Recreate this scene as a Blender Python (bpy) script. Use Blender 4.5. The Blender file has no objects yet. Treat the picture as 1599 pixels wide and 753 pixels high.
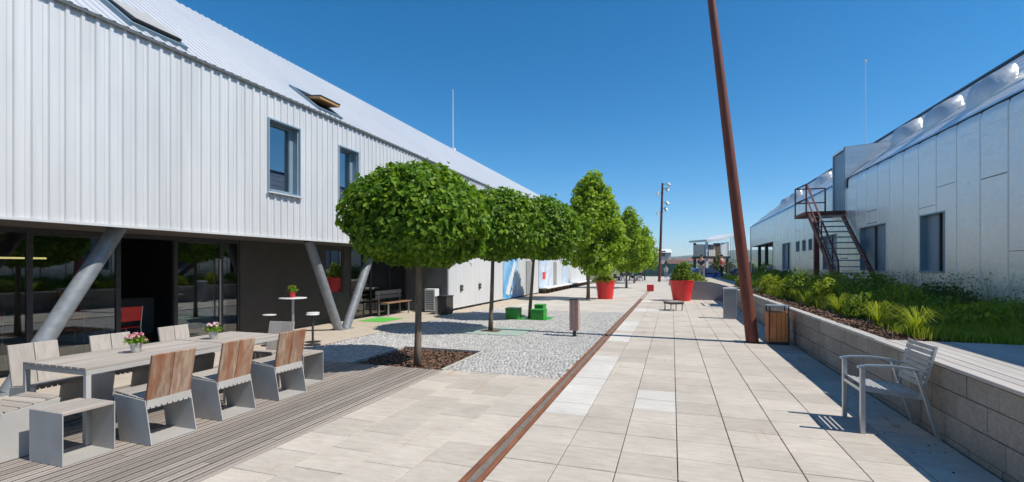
import bpy, bmesh, math, random
import numpy as np
from mathutils import Vector, Matrix

R = math.radians
rnd = random.Random(7)
scene = bpy.context.scene
C = scene.collection

# ------------------------------------------------------------------ camera, sky, sun, exposure
cam_d = bpy.data.cameras.new('camera')
cam = bpy.data.objects.new('camera', cam_d)
C.objects.link(cam)
cam.location = (0, 0, 1.6)
cam.rotation_euler = (R(90), 0, R(18.55))
cam_d.sensor_width = 36.0
cam_d.lens = 36.0 * 745 / 1599
cam_d.shift_y = 39.5 / 1599
cam_d.clip_start = 0.05
cam_d.clip_end = 20000
scene.camera = cam

SUN_EL, SUN_ROT = 53.0, 93.5          # sun stands beyond the right-hand building
world = bpy.data.worlds.new('World')
scene.world = world
world.use_nodes = True
wn = world.node_tree
wn.nodes.clear()
sky = wn.nodes.new('ShaderNodeTexSky')
sky.sky_type = 'NISHITA'
sky.sun_disc = False
sky.sun_elevation = R(SUN_EL)
sky.sun_rotation = R(SUN_ROT)
sky.altitude = 300
sky.air_density = 0.85
sky.dust_density = 0.1
sky.ozone_density = 5.0
hsv = wn.nodes.new('ShaderNodeHueSaturation')
hsv.inputs['Saturation'].default_value = 1.32
hsv.inputs['Hue'].default_value = 0.492
bg = wn.nodes.new('ShaderNodeBackground')
bg.inputs['Strength'].default_value = 0.114
wo = wn.nodes.new('ShaderNodeOutputWorld')
wn.links.new(sky.outputs[0], hsv.inputs['Color'])
wn.links.new(hsv.outputs[0], bg.inputs[0])
wn.links.new(bg.outputs[0], wo.inputs[0])

sd = bpy.data.lights.new('sun', 'SUN')
sd.energy = 4.3
sd.angle = R(0.5)
sd.color = (1.0, 0.94, 0.84)
sun = bpy.data.objects.new('sun', sd)
C.objects.link(sun)
az = R(SUN_ROT)
sv = Vector((math.sin(az) * math.cos(R(SUN_EL)), math.cos(az) * math.cos(R(SUN_EL)), math.sin(R(SUN_EL))))
sun.rotation_euler = sv.to_track_quat('Z', 'Y').to_euler()
sun.location = (20, 0, 30)

vs = scene.view_settings
vs.view_transform = 'Standard'
vs.look = 'None'
vs.exposure = 0.40
vs.gamma = 1.0
vs.use_curve_mapping = False
scene.render.engine = 'CYCLES'

# ------------------------------------------------------------------ materials
def nt(name):
    m = bpy.data.materials.new(name)
    m.use_nodes = True
    n = m.node_tree
    n.nodes.clear()
    out = n.nodes.new('ShaderNodeOutputMaterial')
    b = n.nodes.new('ShaderNodeBsdfPrincipled')
    n.links.new(b.outputs[0], out.inputs['Surface'])
    return m, n, b, out

def coord(n, kind, scale=(1, 1, 1), jitter=True):
    """texture coordinate: 'world' position or 'object' space shifted by the object's random number"""
    if kind == 'world':
        g = n.nodes.new('ShaderNodeNewGeometry').outputs['Position']
    else:
        g = n.nodes.new('ShaderNodeTexCoord').outputs['Object']
        if jitter:
            oi = n.nodes.new('ShaderNodeObjectInfo')
            mul = n.nodes.new('ShaderNodeMath'); mul.operation = 'MULTIPLY'; mul.inputs[1].default_value = 37.0
            n.links.new(oi.outputs['Random'], mul.inputs[0])
            ad = n.nodes.new('ShaderNodeVectorMath'); ad.operation = 'ADD'
            n.links.new(g, ad.inputs[0]); n.links.new(mul.outputs[0], ad.inputs[1])
            g = ad.outputs[0]
    mp = n.nodes.new('ShaderNodeMapping')
    mp.inputs['Scale'].default_value = scale
    n.links.new(g, mp.inputs['Vector'])
    return mp.outputs[0]

def noise(n, vec, scale, detail=4, rough=0.55):
    t = n.nodes.new('ShaderNodeTexNoise')
    t.inputs['Scale'].default_value = scale
    t.inputs['Detail'].default_value = detail
    t.inputs['Roughness'].default_value = rough
    n.links.new(vec, t.inputs['Vector'])
    return t.outputs['Fac']

def ramp(n, fac, stops):
    r = n.nodes.new('ShaderNodeValToRGB')
    e = r.color_ramp.elements
    while len(e) < len(stops):
        e.new(0.5)
    for i, (p, c) in enumerate(stops):
        e[i].position = p
        e[i].color = (*c, 1) if len(c) == 3 else c
    n.links.new(fac, r.inputs[0])
    return r.outputs[0]

def mixc(n, a, b, fac, mode='MIX'):
    m = n.nodes.new('ShaderNodeMix'); m.data_type = 'RGBA'; m.blend_type = mode
    for sock, v in ((m.inputs['Factor'], fac), (m.inputs['A'], a), (m.inputs['B'], b)):
        if isinstance(v, (int, float)): sock.default_value = v
        elif isinstance(v, tuple): sock.default_value = (*v, 1)
        else: n.links.new(v, sock)
    return m.outputs['Result']

def bump(n, b, h, strength=0.3, dist=0.01):
    k = n.nodes.new('ShaderNodeBump')
    k.inputs['Strength'].default_value = strength
    k.inputs['Distance'].default_value = dist
    n.links.new(h, k.inputs['Height'])
    n.links.new(k.outputs[0], b.inputs['Normal'])

def objvar(n, col, lo, hi):
    """multiply a colour by a number drawn for each object"""
    oi = n.nodes.new('ShaderNodeObjectInfo')
    mr = n.nodes.new('ShaderNodeMapRange')
    mr.inputs['To Min'].default_value = lo
    mr.inputs['To Max'].default_value = hi
    n.links.new(oi.outputs['Random'], mr.inputs['Value'])
    cmb = n.nodes.new('ShaderNodeCombineColor')
    for i in range(3): n.links.new(mr.outputs[0], cmb.inputs[i])
    return mixc(n, col, cmb.outputs[0], 1.0, 'MULTIPLY')

MATS = {}
def mat(name, c1, c2=None, scale=6, rough=0.6, metal=0.0, bmp=0.0, bscale=60, kind='world', var=None, spec=0.5, bdist=0.004, stretch=(1, 1, 1)):
    m, n, b, _ = nt(name)
    c2 = c2 or tuple(v * 0.82 for v in c1)
    v = coord(n, kind, stretch)
    col = ramp(n, noise(n, v, scale, 5), [(0.32, c2), (0.68, c1)])
    if var: col = objvar(n, col, *var)
    n.links.new(col, b.inputs['Base Color'])
    b.inputs['Roughness'].default_value = rough
    b.inputs['Metallic'].default_value = metal
    b.inputs['Specular IOR Level'].default_value = spec
    if bmp: bump(n, b, noise(n, v, bscale, 3), bmp, bdist)
    MATS[name] = m
    return m

def wood(name, c1, c2, axis, var=(0.85, 1.12), rough=0.75, streak=None):
    """grain runs along the axis (0,1,2) of the object"""
    m, n, b, _ = nt(name)
    sc = [28, 28, 28]; sc[axis] = 1.3
    v = coord(n, 'object', tuple(sc))
    f = noise(n, v, 1.0, 6, 0.65)
    col = ramp(n, f, [(0.3, c2), (0.62, c1)])
    if streak:
        sc2 = [7, 7, 7]; sc2[axis] = 1.0
        f2 = noise(n, coord(n, 'object', tuple(sc2)), 1.0, 4, 0.6)
        msk = ramp(n, f2, [(0.42, (0, 0, 0)), (0.62, (1, 1, 1))])
        col = mixc(n, col, streak, msk)
    col = objvar(n, col, *var)
    n.links.new(col, b.inputs['Base Color'])
    b.inputs['Roughness'].default_value = rough
    b.inputs['Specular IOR Level'].default_value = 0.25
    bump(n, b, f, 0.35, 0.004)
    MATS[name] = m
    return m

mat('steel_grey', (0.43, 0.42, 0.40), (0.37, 0.36, 0.345), 5, 0.48, 0.0, 0.1, 200, 'object', (0.93, 1.06))
mat('alu', (0.55, 0.56, 0.57), (0.47, 0.48, 0.49), 12, 0.35, 0.75, 0.05, 200, 'object')
mat('galv', (0.24, 0.26, 0.285), (0.165, 0.185, 0.205), 9, 0.5, 0.15, 0.05, 80)
mat('dark_metal', (0.045, 0.045, 0.05), (0.03, 0.03, 0.034), 10, 0.45)
mat('black_gap', (0.012, 0.012, 0.013), None, 8, 0.9)
mat('white_plastic', (0.72, 0.73, 0.73), (0.66, 0.67, 0.67), 6, 0.35)
mat('white_paint', (0.70, 0.71, 0.72), (0.62, 0.63, 0.64), 3, 0.5)
mat('red_paint', (0.70, 0.022, 0.022), (0.54, 0.03, 0.028), 7, 0.42, bmp=.15, bscale=30)
mat('green_paint', (0.025, 0.33, 0.035), (0.03, 0.23, 0.03), 9, 0.5, bmp=.15, bscale=30)
mat('green_mat', (0.10, 0.48, 0.07), (0.08, 0.38, 0.05), 20, 0.9, bmp=0.4, bscale=300)
mat('pale_green', (0.34, 0.42, 0.36), (0.25, 0.33, 0.29), 6, 0.8, bmp=0.3, bscale=150)
mat('soil', (0.16, 0.095, 0.055), (0.06, 0.04, 0.028), 22, 0.95, bmp=0.9, bscale=45, bdist=0.03)
mat('mulch', (0.20, 0.13, 0.105), (0.09, 0.06, 0.05), 25, 0.95, bmp=0.9, bscale=50, bdist=0.03)
mat('bark_chip', (0.24, 0.135, 0.085), (0.085, 0.05, 0.035), 16, 0.9)
mat('gravel', (0.60, 0.52, 0.42), (0.38, 0.32, 0.25), 60, 0.95, bmp=0.8, bscale=120, bdist=0.02)
mat('tan_paving', (0.50, 0.43, 0.35), (0.40, 0.345, 0.28), 5, 0.85, bmp=0.2, bscale=120)
mat('joint_sand', (0.20, 0.18, 0.155), (0.13, 0.115, 0.10), 30, 0.95)
mat('cobble_joint', (0.28, 0.27, 0.25), (0.21, 0.205, 0.19), 30, 0.95)
mat('concrete_cap', (0.46, 0.45, 0.42), (0.34, 0.33, 0.31), 9, 0.85, bmp=0.3, bscale=90)
mat('black_wall', (0.062, 0.055, 0.050), (0.046, 0.041, 0.038), 2.5, 0.62, bmp=0.15, bscale=60)
mat('soffit', (0.10, 0.09, 0.08), (0.08, 0.07, 0.065), 4, 0.7)
mat('interior_dark', (0.05, 0.045, 0.042), (0.035, 0.032, 0.03), 3, 0.7)
mat('interior_floor', (0.13, 0.11, 0.095), (0.10, 0.085, 0.07), 3, 0.4)
mat('grey_wall', (0.27, 0.275, 0.285), (0.22, 0.225, 0.235), 2, 0.7, bmp=0.15, bscale=90)
mat('grey_dark_panel', (0.12, 0.12, 0.125), (0.10, 0.10, 0.105), 3, 0.6)
mat('brown_box', (0.055, 0.045, 0.04), (0.04, 0.033, 0.03), 5, 0.6)
mat('blue_frame', (0.27, 0.36, 0.43), (0.23, 0.32, 0.385), 4, 0.4, 0.3)
mat('shutter', (0.20, 0.29, 0.37), (0.175, 0.255, 0.325), 3, 0.45, 0.2)
mat('orange_wood', (0.55, 0.20, 0.06), (0.42, 0.14, 0.04), 9, 0.5, kind='object')
mat('earth', (0.16, 0.17, 0.08), (0.10, 0.12, 0.05), 0.02, 0.95)
mat('asphalt', (0.075, 0.075, 0.078), (0.055, 0.055, 0.057), 3, 0.85, bmp=0.3, bscale=200)
mat('pot_white', (0.62, 0.60, 0.54), (0.52, 0.50, 0.45), 12, 0.6, kind='object')
mat('petal_pink', (0.75, 0.16, 0.28), (0.78, 0.45, 0.50), 40, 0.6)
mat('petal_white', (0.80, 0.66, 0.66), (0.78, 0.36, 0.42), 40, 0.6)
mat('bark', (0.20, 0.15, 0.11), (0.10, 0.075, 0.055), 14, 0.9, bmp=0.7, bscale=40, bdist=0.01, stretch=(1, 1, 0.25))
mat('blue_print', (0.05, 0.30, 0.62), (0.45, 0.66, 0.82), 1.1, 0.45)
mat('poster_mix', (0.68, 0.70, 0.72), (0.30, 0.45, 0.66), 1.6, 0.45)
mat('red_print', (0.68, 0.05, 0.05), None, 3, 0.5)
mat('tyre', (0.02, 0.02, 0.021), None, 8, 0.85)
mat('car_blue', (0.02, 0.06, 0.22), (0.018, 0.055, 0.20), 2, 0.22, 0.2)
mat('car_navy', (0.02, 0.035, 0.07), (0.018, 0.03, 0.06), 2, 0.25, 0.2)
mat('car_silver', (0.42, 0.44, 0.46), (0.40, 0.42, 0.44), 2, 0.28, 0.6)
mat('car_glass', (0.03, 0.04, 0.05), None, 2, 0.06)
mat('skin', (0.55, 0.34, 0.25), (0.50, 0.30, 0.22), 10, 0.6)
mat('hair_dark', (0.03, 0.02, 0.015), None, 30, 0.7)
mat('cloth_red', (0.50, 0.09, 0.08), (0.42, 0.07, 0.06), 10, 0.85)
mat('cloth_navy', (0.03, 0.035, 0.06), None, 10, 0.85)
mat('cloth_grey', (0.30, 0.30, 0.33), None, 10, 0.85)
mat('cloth_black', (0.02, 0.02, 0.022), None, 10, 0.85)
mat('cloth_white', (0.68, 0.70, 0.74), None, 10, 0.85)
mat('roof_brown', (0.16, 0.08, 0.06), (0.11, 0.06, 0.045), 3, 0.8)
mat('roof_tile', (0.34, 0.13, 0.08), (0.24, 0.09, 0.06), 2, 0.8)
mat('render_wall', (0.62, 0.58, 0.52), (0.54, 0.50, 0.45), 1, 0.8)
mat('fence_green', (0.05, 0.15, 0.11), (0.035, 0.11, 0.085), 3, 0.7)
mat('stone_dark', (0.13, 0.13, 0.135), (0.07, 0.07, 0.075), 18, 0.9, bmp=0.5, bscale=60)

wood('deck_y', (0.37, 0.325, 0.29), (0.25, 0.215, 0.19), 1, (0.74, 1.12))
mat('plank_dark', (0.09, 0.075, 0.064), (0.05, 0.042, 0.036), 20, 0.95)
wood('slat_x', (0.39, 0.355, 0.32), (0.26, 0.23, 0.205), 0, (0.88, 1.1))
wood('slat_y', (0.39, 0.35, 0.315), (0.25, 0.22, 0.195), 1, (0.88, 1.1))
wood('back_red', (0.43, 0.315, 0.235), (0.20, 0.12, 0.08), 2, (0.86, 1.1), streak=(0.27, 0.115, 0.06))
wood('back_grey', (0.42, 0.385, 0.35), (0.33, 0.295, 0.265), 2, (0.9, 1.08))
wood('terrace_y', (0.46, 0.43, 0.40), (0.36, 0.33, 0.305), 1, (0.9, 1.1))
wood('bin_z', (0.46, 0.30, 0.25), (0.34, 0.21, 0.17), 2, (0.9, 1.08))
wood('bin_orange_backlit', (0.68, 0.25, 0.08), (0.52, 0.16, 0.05), 2, (0.9, 1.1))  # orange timber, colour strengthened to paint in sunlight glowing through the slats
wood('sash_wood', (0.52, 0.29, 0.12), (0.42, 0.22, 0.09), 1, (1, 1))
wood('wood_dark', (0.16, 0.10, 0.075), (0.10, 0.065, 0.05), 0, (0.9, 1.1))
wood('seat_brown', (0.30, 0.17, 0.11), (0.22, 0.12, 0.075), 1, (0.9, 1.1))

# concrete paving slabs: dirt clouds, fine grain, rust that ran along the joints
def slab_mat(name, c1, c2, rust=True, var=(0.9, 1.07)):
    m, n, b, _ = nt(name)
    w = coord(n, 'world')
    big = noise(n, w, 0.9, 5, 0.6)
    fine = noise(n, coord(n, 'world', (2.2, 9, 1)), 2.2, 6, 0.7)
    grain = noise(n, w, 140, 2)
    col = ramp(n, fine, [(0.30, c2), (0.66, c1)])
    col = mixc(n, col, ramp(n, big, [(0.33, (0.86, 0.845, 0.825)), (0.62, (1.04, 1.025, 1.0))]), 1.0, 'MULTIPLY')
    col = mixc(n, col, ramp(n, grain, [(0.35, (0.88, 0.88, 0.88)), (0.65, (1.08, 1.08, 1.08))]), 1.0, 'MULTIPLY')
    spots = noise(n, w, 34, 2, 0.5)
    col = mixc(n, col, (0.16, 0.15, 0.13), ramp(n, spots, [(0.735, (0, 0, 0)), (0.76, (0.8, 0.8, 0.8))]))
    if rust:
        r1 = noise(n, coord(n, 'world', (5.5, 1.1, 1)), 1.0, 5, 0.7)
        r2 = noise(n, w, 0.55, 2)
        msk = mixc(n, ramp(n, r1, [(0.585, (0, 0, 0)), (0.74, (1, 1, 1))]), ramp(n, r2, [(0.46, (0, 0, 0)), (0.60, (0.85, 0.85, 0.85))]), 1.0, 'MULTIPLY')
        col = mixc(n, col, (0.40, 0.22, 0.10), msk)
    col = objvar(n, col, *var)
    n.links.new(col, b.inputs['Base Color'])
    b.inputs['Roughness'].default_value = 0.85
    b.inputs['Specular IOR Level'].default_value = 0.25
    bump(n, b, grain, 0.25, 0.003)
    MATS[name] = m
slab_mat('slab', (0.54, 0.495, 0.44), (0.43, 0.39, 0.34))
slab_mat('slab_white', (0.62, 0.605, 0.575), (0.53, 0.515, 0.49), False, (0.98, 1.02))
slab_mat('slab_far', (0.54, 0.505, 0.46), (0.45, 0.42, 0.38), False, (1, 1))

# split-face grey cobbles, one tint for each stone
m, n, b, _ = nt('cobble')
isl = n.nodes.new('ShaderNodeNewGeometry').outputs['Random Per Island']
col = ramp(n, isl, [(0.0, (0.30, 0.295, 0.285)), (0.3, (0.385, 0.38, 0.37)), (0.75, (0.44, 0.43, 0.415)), (1.0, (0.54, 0.525, 0.505))])
col = mixc(n, col, ramp(n, noise(n, coord(n, 'world'), 45, 3), [(0.3, (0.75, 0.75, 0.75)), (0.7, (1.12, 1.12, 1.12))]), 1.0, 'MULTIPLY')
n.links.new(col, b.inputs['Base Color']); b.inputs['Roughness'].default_value = 0.8
bump(n, b, noise(n, coord(n, 'world'), 80, 3), 0.25, 0.005)
MATS['cobble'] = m

# weathering steel
def rust_mat(name, c1, c2, c3, rough=0.75, scale=(6, 6, 1.2)):
    m, n, b, _ = nt(name)
    f = noise(n, coord(n, 'world', scale), 2.2, 6, 0.65)
    col = ramp(n, f, [(0.28, c3), (0.5, c2), (0.75, c1)])
    n.links.new(col, b.inputs['Base Color'])
    b.inputs['Roughness'].default_value = rough
    b.inputs['Specular IOR Level'].default_value = 0.35
    bump(n, b, noise(n, coord(n, 'world'), 90, 3), 0.3, 0.003)
    MATS[name] = m
rust_mat('corten', (0.21, 0.06, 0.034), (0.155, 0.043, 0.027), (0.09, 0.028, 0.02), 0.6)
rust_mat('corten_rail', (0.29, 0.125, 0.065), (0.21, 0.085, 0.045), (0.11, 0.05, 0.034), 0.8, (9, 1.5, 6))
rust_mat('drain_bed', (0.26, 0.115, 0.06), (0.16, 0.068, 0.04), (0.075, 0.042, 0.03), 0.95, (14, 5, 6))
rust_mat('stair_red', (0.16, 0.045, 0.035), (0.115, 0.033, 0.027), (0.08, 0.025, 0.022), 0.6)

# pale profiled metal sheet
def sheet_mat(name, c, rough, metal, dirt=0.9):
    m, n, b, _ = nt(name)
    w = coord(n, 'world', (1, 1.6, 0.12))
    f = noise(n, w, 3.0, 5, 0.6)
    col = ramp(n, f, [(0.3, tuple(v * dirt for v in c)), (0.65, c)])
    patch = noise(n, coord(n, 'world'), 0.5, 3)
    col = mixc(n, col, ramp(n, patch, [(0.35, (0.94, 0.95, 0.97)), (0.6, (1, 1, 1))]), 1.0, 'MULTIPLY')
    n.links.new(col, b.inputs['Base Color'])
    b.inputs['Roughness'].default_value = rough
    b.inputs['Metallic'].default_value = metal
    bump(n, b, noise(n, coord(n, 'world', (1, 1, 0.6)), 2.4, 3), 0.10, 0.03)
    MATS[name] = m
sheet_mat('cladding', (0.65, 0.655, 0.66), 0.42, 0.15, 0.87)
sheet_mat('roof_sheet', (0.58, 0.60, 0.625), 0.45, 0.15, 0.95)
sheet_mat('white_sheet', (0.62, 0.625, 0.63), 0.5, 0.0, 0.9)

# crinkled silver foil on the right-hand hall
m, n, b, _ = nt('foil')
w = coord(n, 'world')
big = noise(n, w, 1.1, 4, 0.6); mid = noise(n, coord(n, 'world', (1, 1.0, 2.2)), 4.5, 5, 0.65)
n.links.new(ramp(n, mid, [(0.3, (0.80, 0.775, 0.74)), (0.7, (0.88, 0.86, 0.83))]), b.inputs['Base Color'])
b.inputs['Metallic'].default_value = 0.5
rr = n.nodes.new('ShaderNodeMapRange'); rr.inputs['To Min'].default_value = 0.2; rr.inputs['To Max'].default_value = 0.42
n.links.new(big, rr.inputs['Value']); n.links.new(rr.outputs[0], b.inputs['Roughness'])
ad = n.nodes.new('ShaderNodeMath'); ad.operation = 'MULTIPLY_ADD'; ad.inputs[1].default_value = 2.6
n.links.new(big, ad.inputs[0]); n.links.new(mid, ad.inputs[2])
bump(n, b, ad.outputs[0], 0.24, 0.05)
MATS['foil'] = m
mat('foil_roof', (0.66, 0.67, 0.68), (0.56, 0.57, 0.585), 2.5, 0.42, 0.45, 0.35, 3.0, bdist=0.05)

# concrete block: one tint for each block
m, n, b, _ = nt('block')
w = coord(n, 'world')
col = ramp(n, noise(n, w, 30, 5, 0.7), [(0.3, (0.235, 0.215, 0.19)), (0.7, (0.36, 0.335, 0.30))])
col = mixc(n, col, ramp(n, noise(n, w, 1.5, 4), [(0.35, (0.82, 0.8, 0.78)), (0.65, (1.08, 1.06, 1.03))]), 1.0, 'MULTIPLY')
col = objvar(n, col, 0.88, 1.1)
n.links.new(col, b.inputs['Base Color']); b.inputs['Roughness'].default_value = 0.9
bump(n, b, noise(n, w, 140, 3), 0.5, 0.005)
MATS['block'] = m

# window glass: clear pane that mirrors more at grazing angles
def glass_mat(name, tint=(0.75, 0.82, 0.85), base=0.06, gain=0.9):
    m, n, b, out = nt(name)
    n.nodes.remove(b)
    tr = n.nodes.new('ShaderNodeBsdfTransparent'); tr.inputs[0].default_value = (*tint, 1)
    gl = n.nodes.new('ShaderNodeBsdfGlossy'); gl.inputs['Roughness'].default_value = 0.015
    fr = n.nodes.new('ShaderNodeFresnel'); fr.inputs['IOR'].default_value = 1.52
    ml = n.nodes.new('ShaderNodeMath'); ml.operation = 'MULTIPLY_ADD'; ml.use_clamp = True
    ml.inputs[1].default_value = gain; ml.inputs[2].default_value = base
    n.links.new(fr.outputs[0], ml.inputs[0])
    mx = n.nodes.new('ShaderNodeMixShader')
    n.links.new(ml.outputs[0], mx.inputs[0]); n.links.new(tr.outputs[0], mx.inputs[1]); n.links.new(gl.outputs[0], mx.inputs[2])
    n.links.new(mx.outputs[0], out.inputs['Surface'])
    MATS[name] = m
glass_mat('glass', (0.62, 0.70, 0.72), 0.10, 1.6)
glass_mat('glass_upper', (0.35, 0.42, 0.48), 0.34, 1.6)

def leaf_mat(name, dark, mid, light, transl=0.35):
    m, n, b, out = nt(name)
    isl = n.nodes.new('ShaderNodeNewGeometry').outputs['Random Per Island']
    col = ramp(n, isl, [(0.0, dark), (0.55, mid), (0.97, light)])
    n.links.new(col, b.inputs['Base Color'])
    b.inputs['Roughness'].default_value = 0.5
    b.inputs['Specular IOR Level'].default_value = 0.2
    tl = n.nodes.new('ShaderNodeBsdfTranslucent')
    n.links.new(mixc(n, col, (1.25, 1.25, 0.5), 1.0, 'MULTIPLY'), tl.inputs[0])
    mx = n.nodes.new('ShaderNodeMixShader'); mx.inputs[0].default_value = transl
    n.links.new(b.outputs[0], mx.inputs[1]); n.links.new(tl.outputs[0], mx.inputs[2])
    n.links.new(mx.outputs[0], out.inputs['Surface'])
    MATS[name] = m
leaf_mat('leaf_maple', (0.055, 0.13, 0.012), (0.115, 0.23, 0.018), (0.27, 0.39, 0.04), 0.42)
leaf_mat('leaf_plane', (0.15, 0.26, 0.022), (0.25, 0.385, 0.032), (0.40, 0.50, 0.065), 0.5)
leaf_mat('leaf_shrub', (0.11, 0.185, 0.02), (0.18, 0.26, 0.03), (0.28, 0.35, 0.05), 0.45)
leaf_mat('leaf_lime', (0.17, 0.24, 0.018), (0.27, 0.33, 0.024), (0.38, 0.42, 0.05), 0.45)
leaf_mat('leaf_dark', (0.045, 0.09, 0.015), (0.07, 0.13, 0.02), (0.11, 0.18, 0.035), 0.3)
leaf_mat('leaf_grey', (0.10, 0.12, 0.085), (0.15, 0.17, 0.12), (0.21, 0.22, 0.15), 0.25)
leaf_mat('grass', (0.16, 0.245, 0.03), (0.25, 0.33, 0.04), (0.42, 0.42, 0.08), 0.5)
leaf_mat('weed', (0.17, 0.19, 0.09), (0.25, 0.25, 0.13), (0.38, 0.33, 0.18), 0.35)
leaf_mat('leaf_far', (0.03, 0.06, 0.018), (0.05, 0.085, 0.025), (0.08, 0.12, 0.035), 0.2)

# ------------------------------------------------------------------ mesh helpers
class MB:
    def __init__(s): s.v = []; s.f = []
    def add(s, vs, fs):
        o = len(s.v); s.v += [tuple(p) for p in vs]; s.f += [tuple(i + o for i in f) for f in fs]; return s
    def box(s, x0, x1, y0, y1, z0, z1):
        return s.add([(x0,y0,z0),(x1,y0,z0),(x1,y1,z0),(x0,y1,z0),(x0,y0,z1),(x1,y0,z1),(x1,y1,z1),(x0,y1,z1)],
                     [(3,2,1,0),(4,5,6,7),(0,1,5,4),(1,2,6,5),(2,3,7,6),(3,0,4,7)])
    def quad(s, *p): return s.add(p, [tuple(range(len(p)))])
    def prism(s, poly, axis, a, b):
        """closed outline poly of 2-D points extruded along axis 0/1/2 from a to b; remaining axes in order"""
        n = len(poly)
        def P(u, v, w): return {0: (w, u, v), 1: (u, w, v), 2: (u, v, w)}[axis]
        vs = [P(u, v, a) for u, v in poly] + [P(u, v, b) for u, v in poly]
        fs = [tuple(range(n - 1, -1, -1)), tuple(range(n, 2 * n))] + [(i, (i + 1) % n, n + (i + 1) % n, n + i) for i in range(n)]
        return s.add(vs, fs)
    def tube(s, pts, rad, n=10, cap=True):
        pts = [Vector(p) for p in pts]
        if not isinstance(rad, (list, tuple)): rad = [rad] * len(pts)
        up = None; vs = []; fs = []
        for i, p in enumerate(pts):
            d = (pts[min(i + 1, len(pts) - 1)] - pts[max(i - 1, 0)]).normalized()
            if up is None:
                up = Vector((0, 0, 1)) if abs(d.z) < 0.9 else Vector((1, 0, 0))
            a = d.cross(up).normalized(); bb = a.cross(d).normalized(); up = bb
            for k in range(n):
                t = 2 * math.pi * k / n
                vs.append(p + (a * math.cos(t) + bb * math.sin(t)) * rad[i])
        for i in range(len(pts) - 1):
            for k in range(n):
                k2 = (k + 1) % n
                fs.append((i * n + k, i * n + k2, (i + 1) * n + k2, (i + 1) * n + k))
        if cap:
            fs.append(tuple(range(n - 1, -1, -1))); fs.append(tuple(range((len(pts) - 1) * n, len(pts) * n)))
        return s.add(vs, fs)
    def bar(s, p0, p1, w, h, up=(0, 0, 1)):
        """square bar between two points"""
        p0, p1 = Vector(p0), Vector(p1); d = (p1 - p0).normalized(); up = Vector(up)
        if abs(d.dot(up)) > 0.98: up = Vector((1, 0, 0))
        a = d.cross(up).normalized() * w / 2; c = a.cross(d).normalized() * h / 2
        vs = [p0 - a - c, p0 + a - c, p0 + a + c, p0 - a + c, p1 - a - c, p1 + a - c, p1 + a + c, p1 - a + c]
        return s.add(vs, [(3,2,1,0),(4,5,6,7),(0,1,5,4),(1,2,6,5),(2,3,7,6),(3,0,4,7)])
    def lathe(s, prof, n=24, c=(0, 0)):
        vs = []; fs = []
        for r, z in prof:
            for k in range(n):
                t = 2 * math.pi * k / n
                vs.append((c[0] + r * math.cos(t), c[1] + r * math.sin(t), z))
        for i in range(len(prof) - 1):
            for k in range(n):
                k2 = (k + 1) % n
                fs.append((i * n + k, i * n + k2, (i + 1) * n + k2, (i + 1) * n + k))
        fs.append(tuple(range(n - 1, -1, -1))); fs.append(tuple(range((len(prof) - 1) * n, len(prof) * n)))
        return s.add(vs, fs)
    def mesh(s, name, smooth=False, bev=0.0):
        me = bpy.data.meshes.new(name)
        me.from_pydata(s.v, [], s.f); me.validate()
        bm = bmesh.new(); bm.from_mesh(me)
        bmesh.ops.recalc_face_normals(bm, faces=bm.faces)
        if bev:
            bmesh.ops.bevel(bm, geom=list(bm.edges), offset=bev, segments=1, affect='EDGES', clamp_overlap=True)
        for f in bm.faces: f.smooth = smooth
        bm.to_mesh(me); bm.free()
        return me
    def build(s, name, m, parent=None, smooth=False, bev=0.0, loc=None, kind=None, label=None):
        o = bpy.data.objects.new(name, s.mesh(name, smooth, bev)); C.objects.link(o)
        o.data.materials.append(MATS[m])
        if parent is not None: o.parent = parent
        if loc is not None: o.location = loc
        if kind: o['kind'] = kind
        if label: o['label'] = label
        return o

def thing(name, label, cat, loc=(0, 0, 0), rz=0, group=None):
    o = bpy.data.objects.new(name, None); C.objects.link(o)
    o.empty_display_size = 0.2
    o.location = loc; o.rotation_euler = (0, 0, R(rz)); o['label'] = label; o['category'] = cat
    if group: o['group'] = group
    return o
def tag(o, label, cat, group=None):
    o['label'] = label; o['category'] = cat
    if group: o['group'] = group
    return o
def dup(root, loc, rz, label=None):
    r = root.copy(); C.objects.link(r); r.location = loc; r.rotation_euler = (0, 0, R(rz))
    if label: r['label'] = label
    for ch in list(root.children):
        c = ch.copy(); C.objects.link(c); c.parent = r
        for g in list(ch.children):
            d = g.copy(); C.objects.link(d); d.parent = c
    return r
def inst(mesh, name, parent, loc, m=None):
    o = bpy.data.objects.new(name, mesh); C.objects.link(o); o.location = loc
    if parent is not None: o.parent = parent
    return o
def meshmat(mb, name, m, bev=0.0, smooth=False):
    me = mb.mesh(name, smooth, bev); me.materials.append(MATS[m]); return me

def smooth_round(o, ang=40):
    """smooth shading with sharp edges kept"""
    me = o.data
    bm = bmesh.new(); bm.from_mesh(me)
    for f in bm.faces: f.smooth = True
    for e in bm.edges:
        if len(e.link_faces) == 2 and e.calc_face_angle(0) > R(ang): e.smooth = False
    bm.to_mesh(me); bm.free()
    return o

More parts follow.
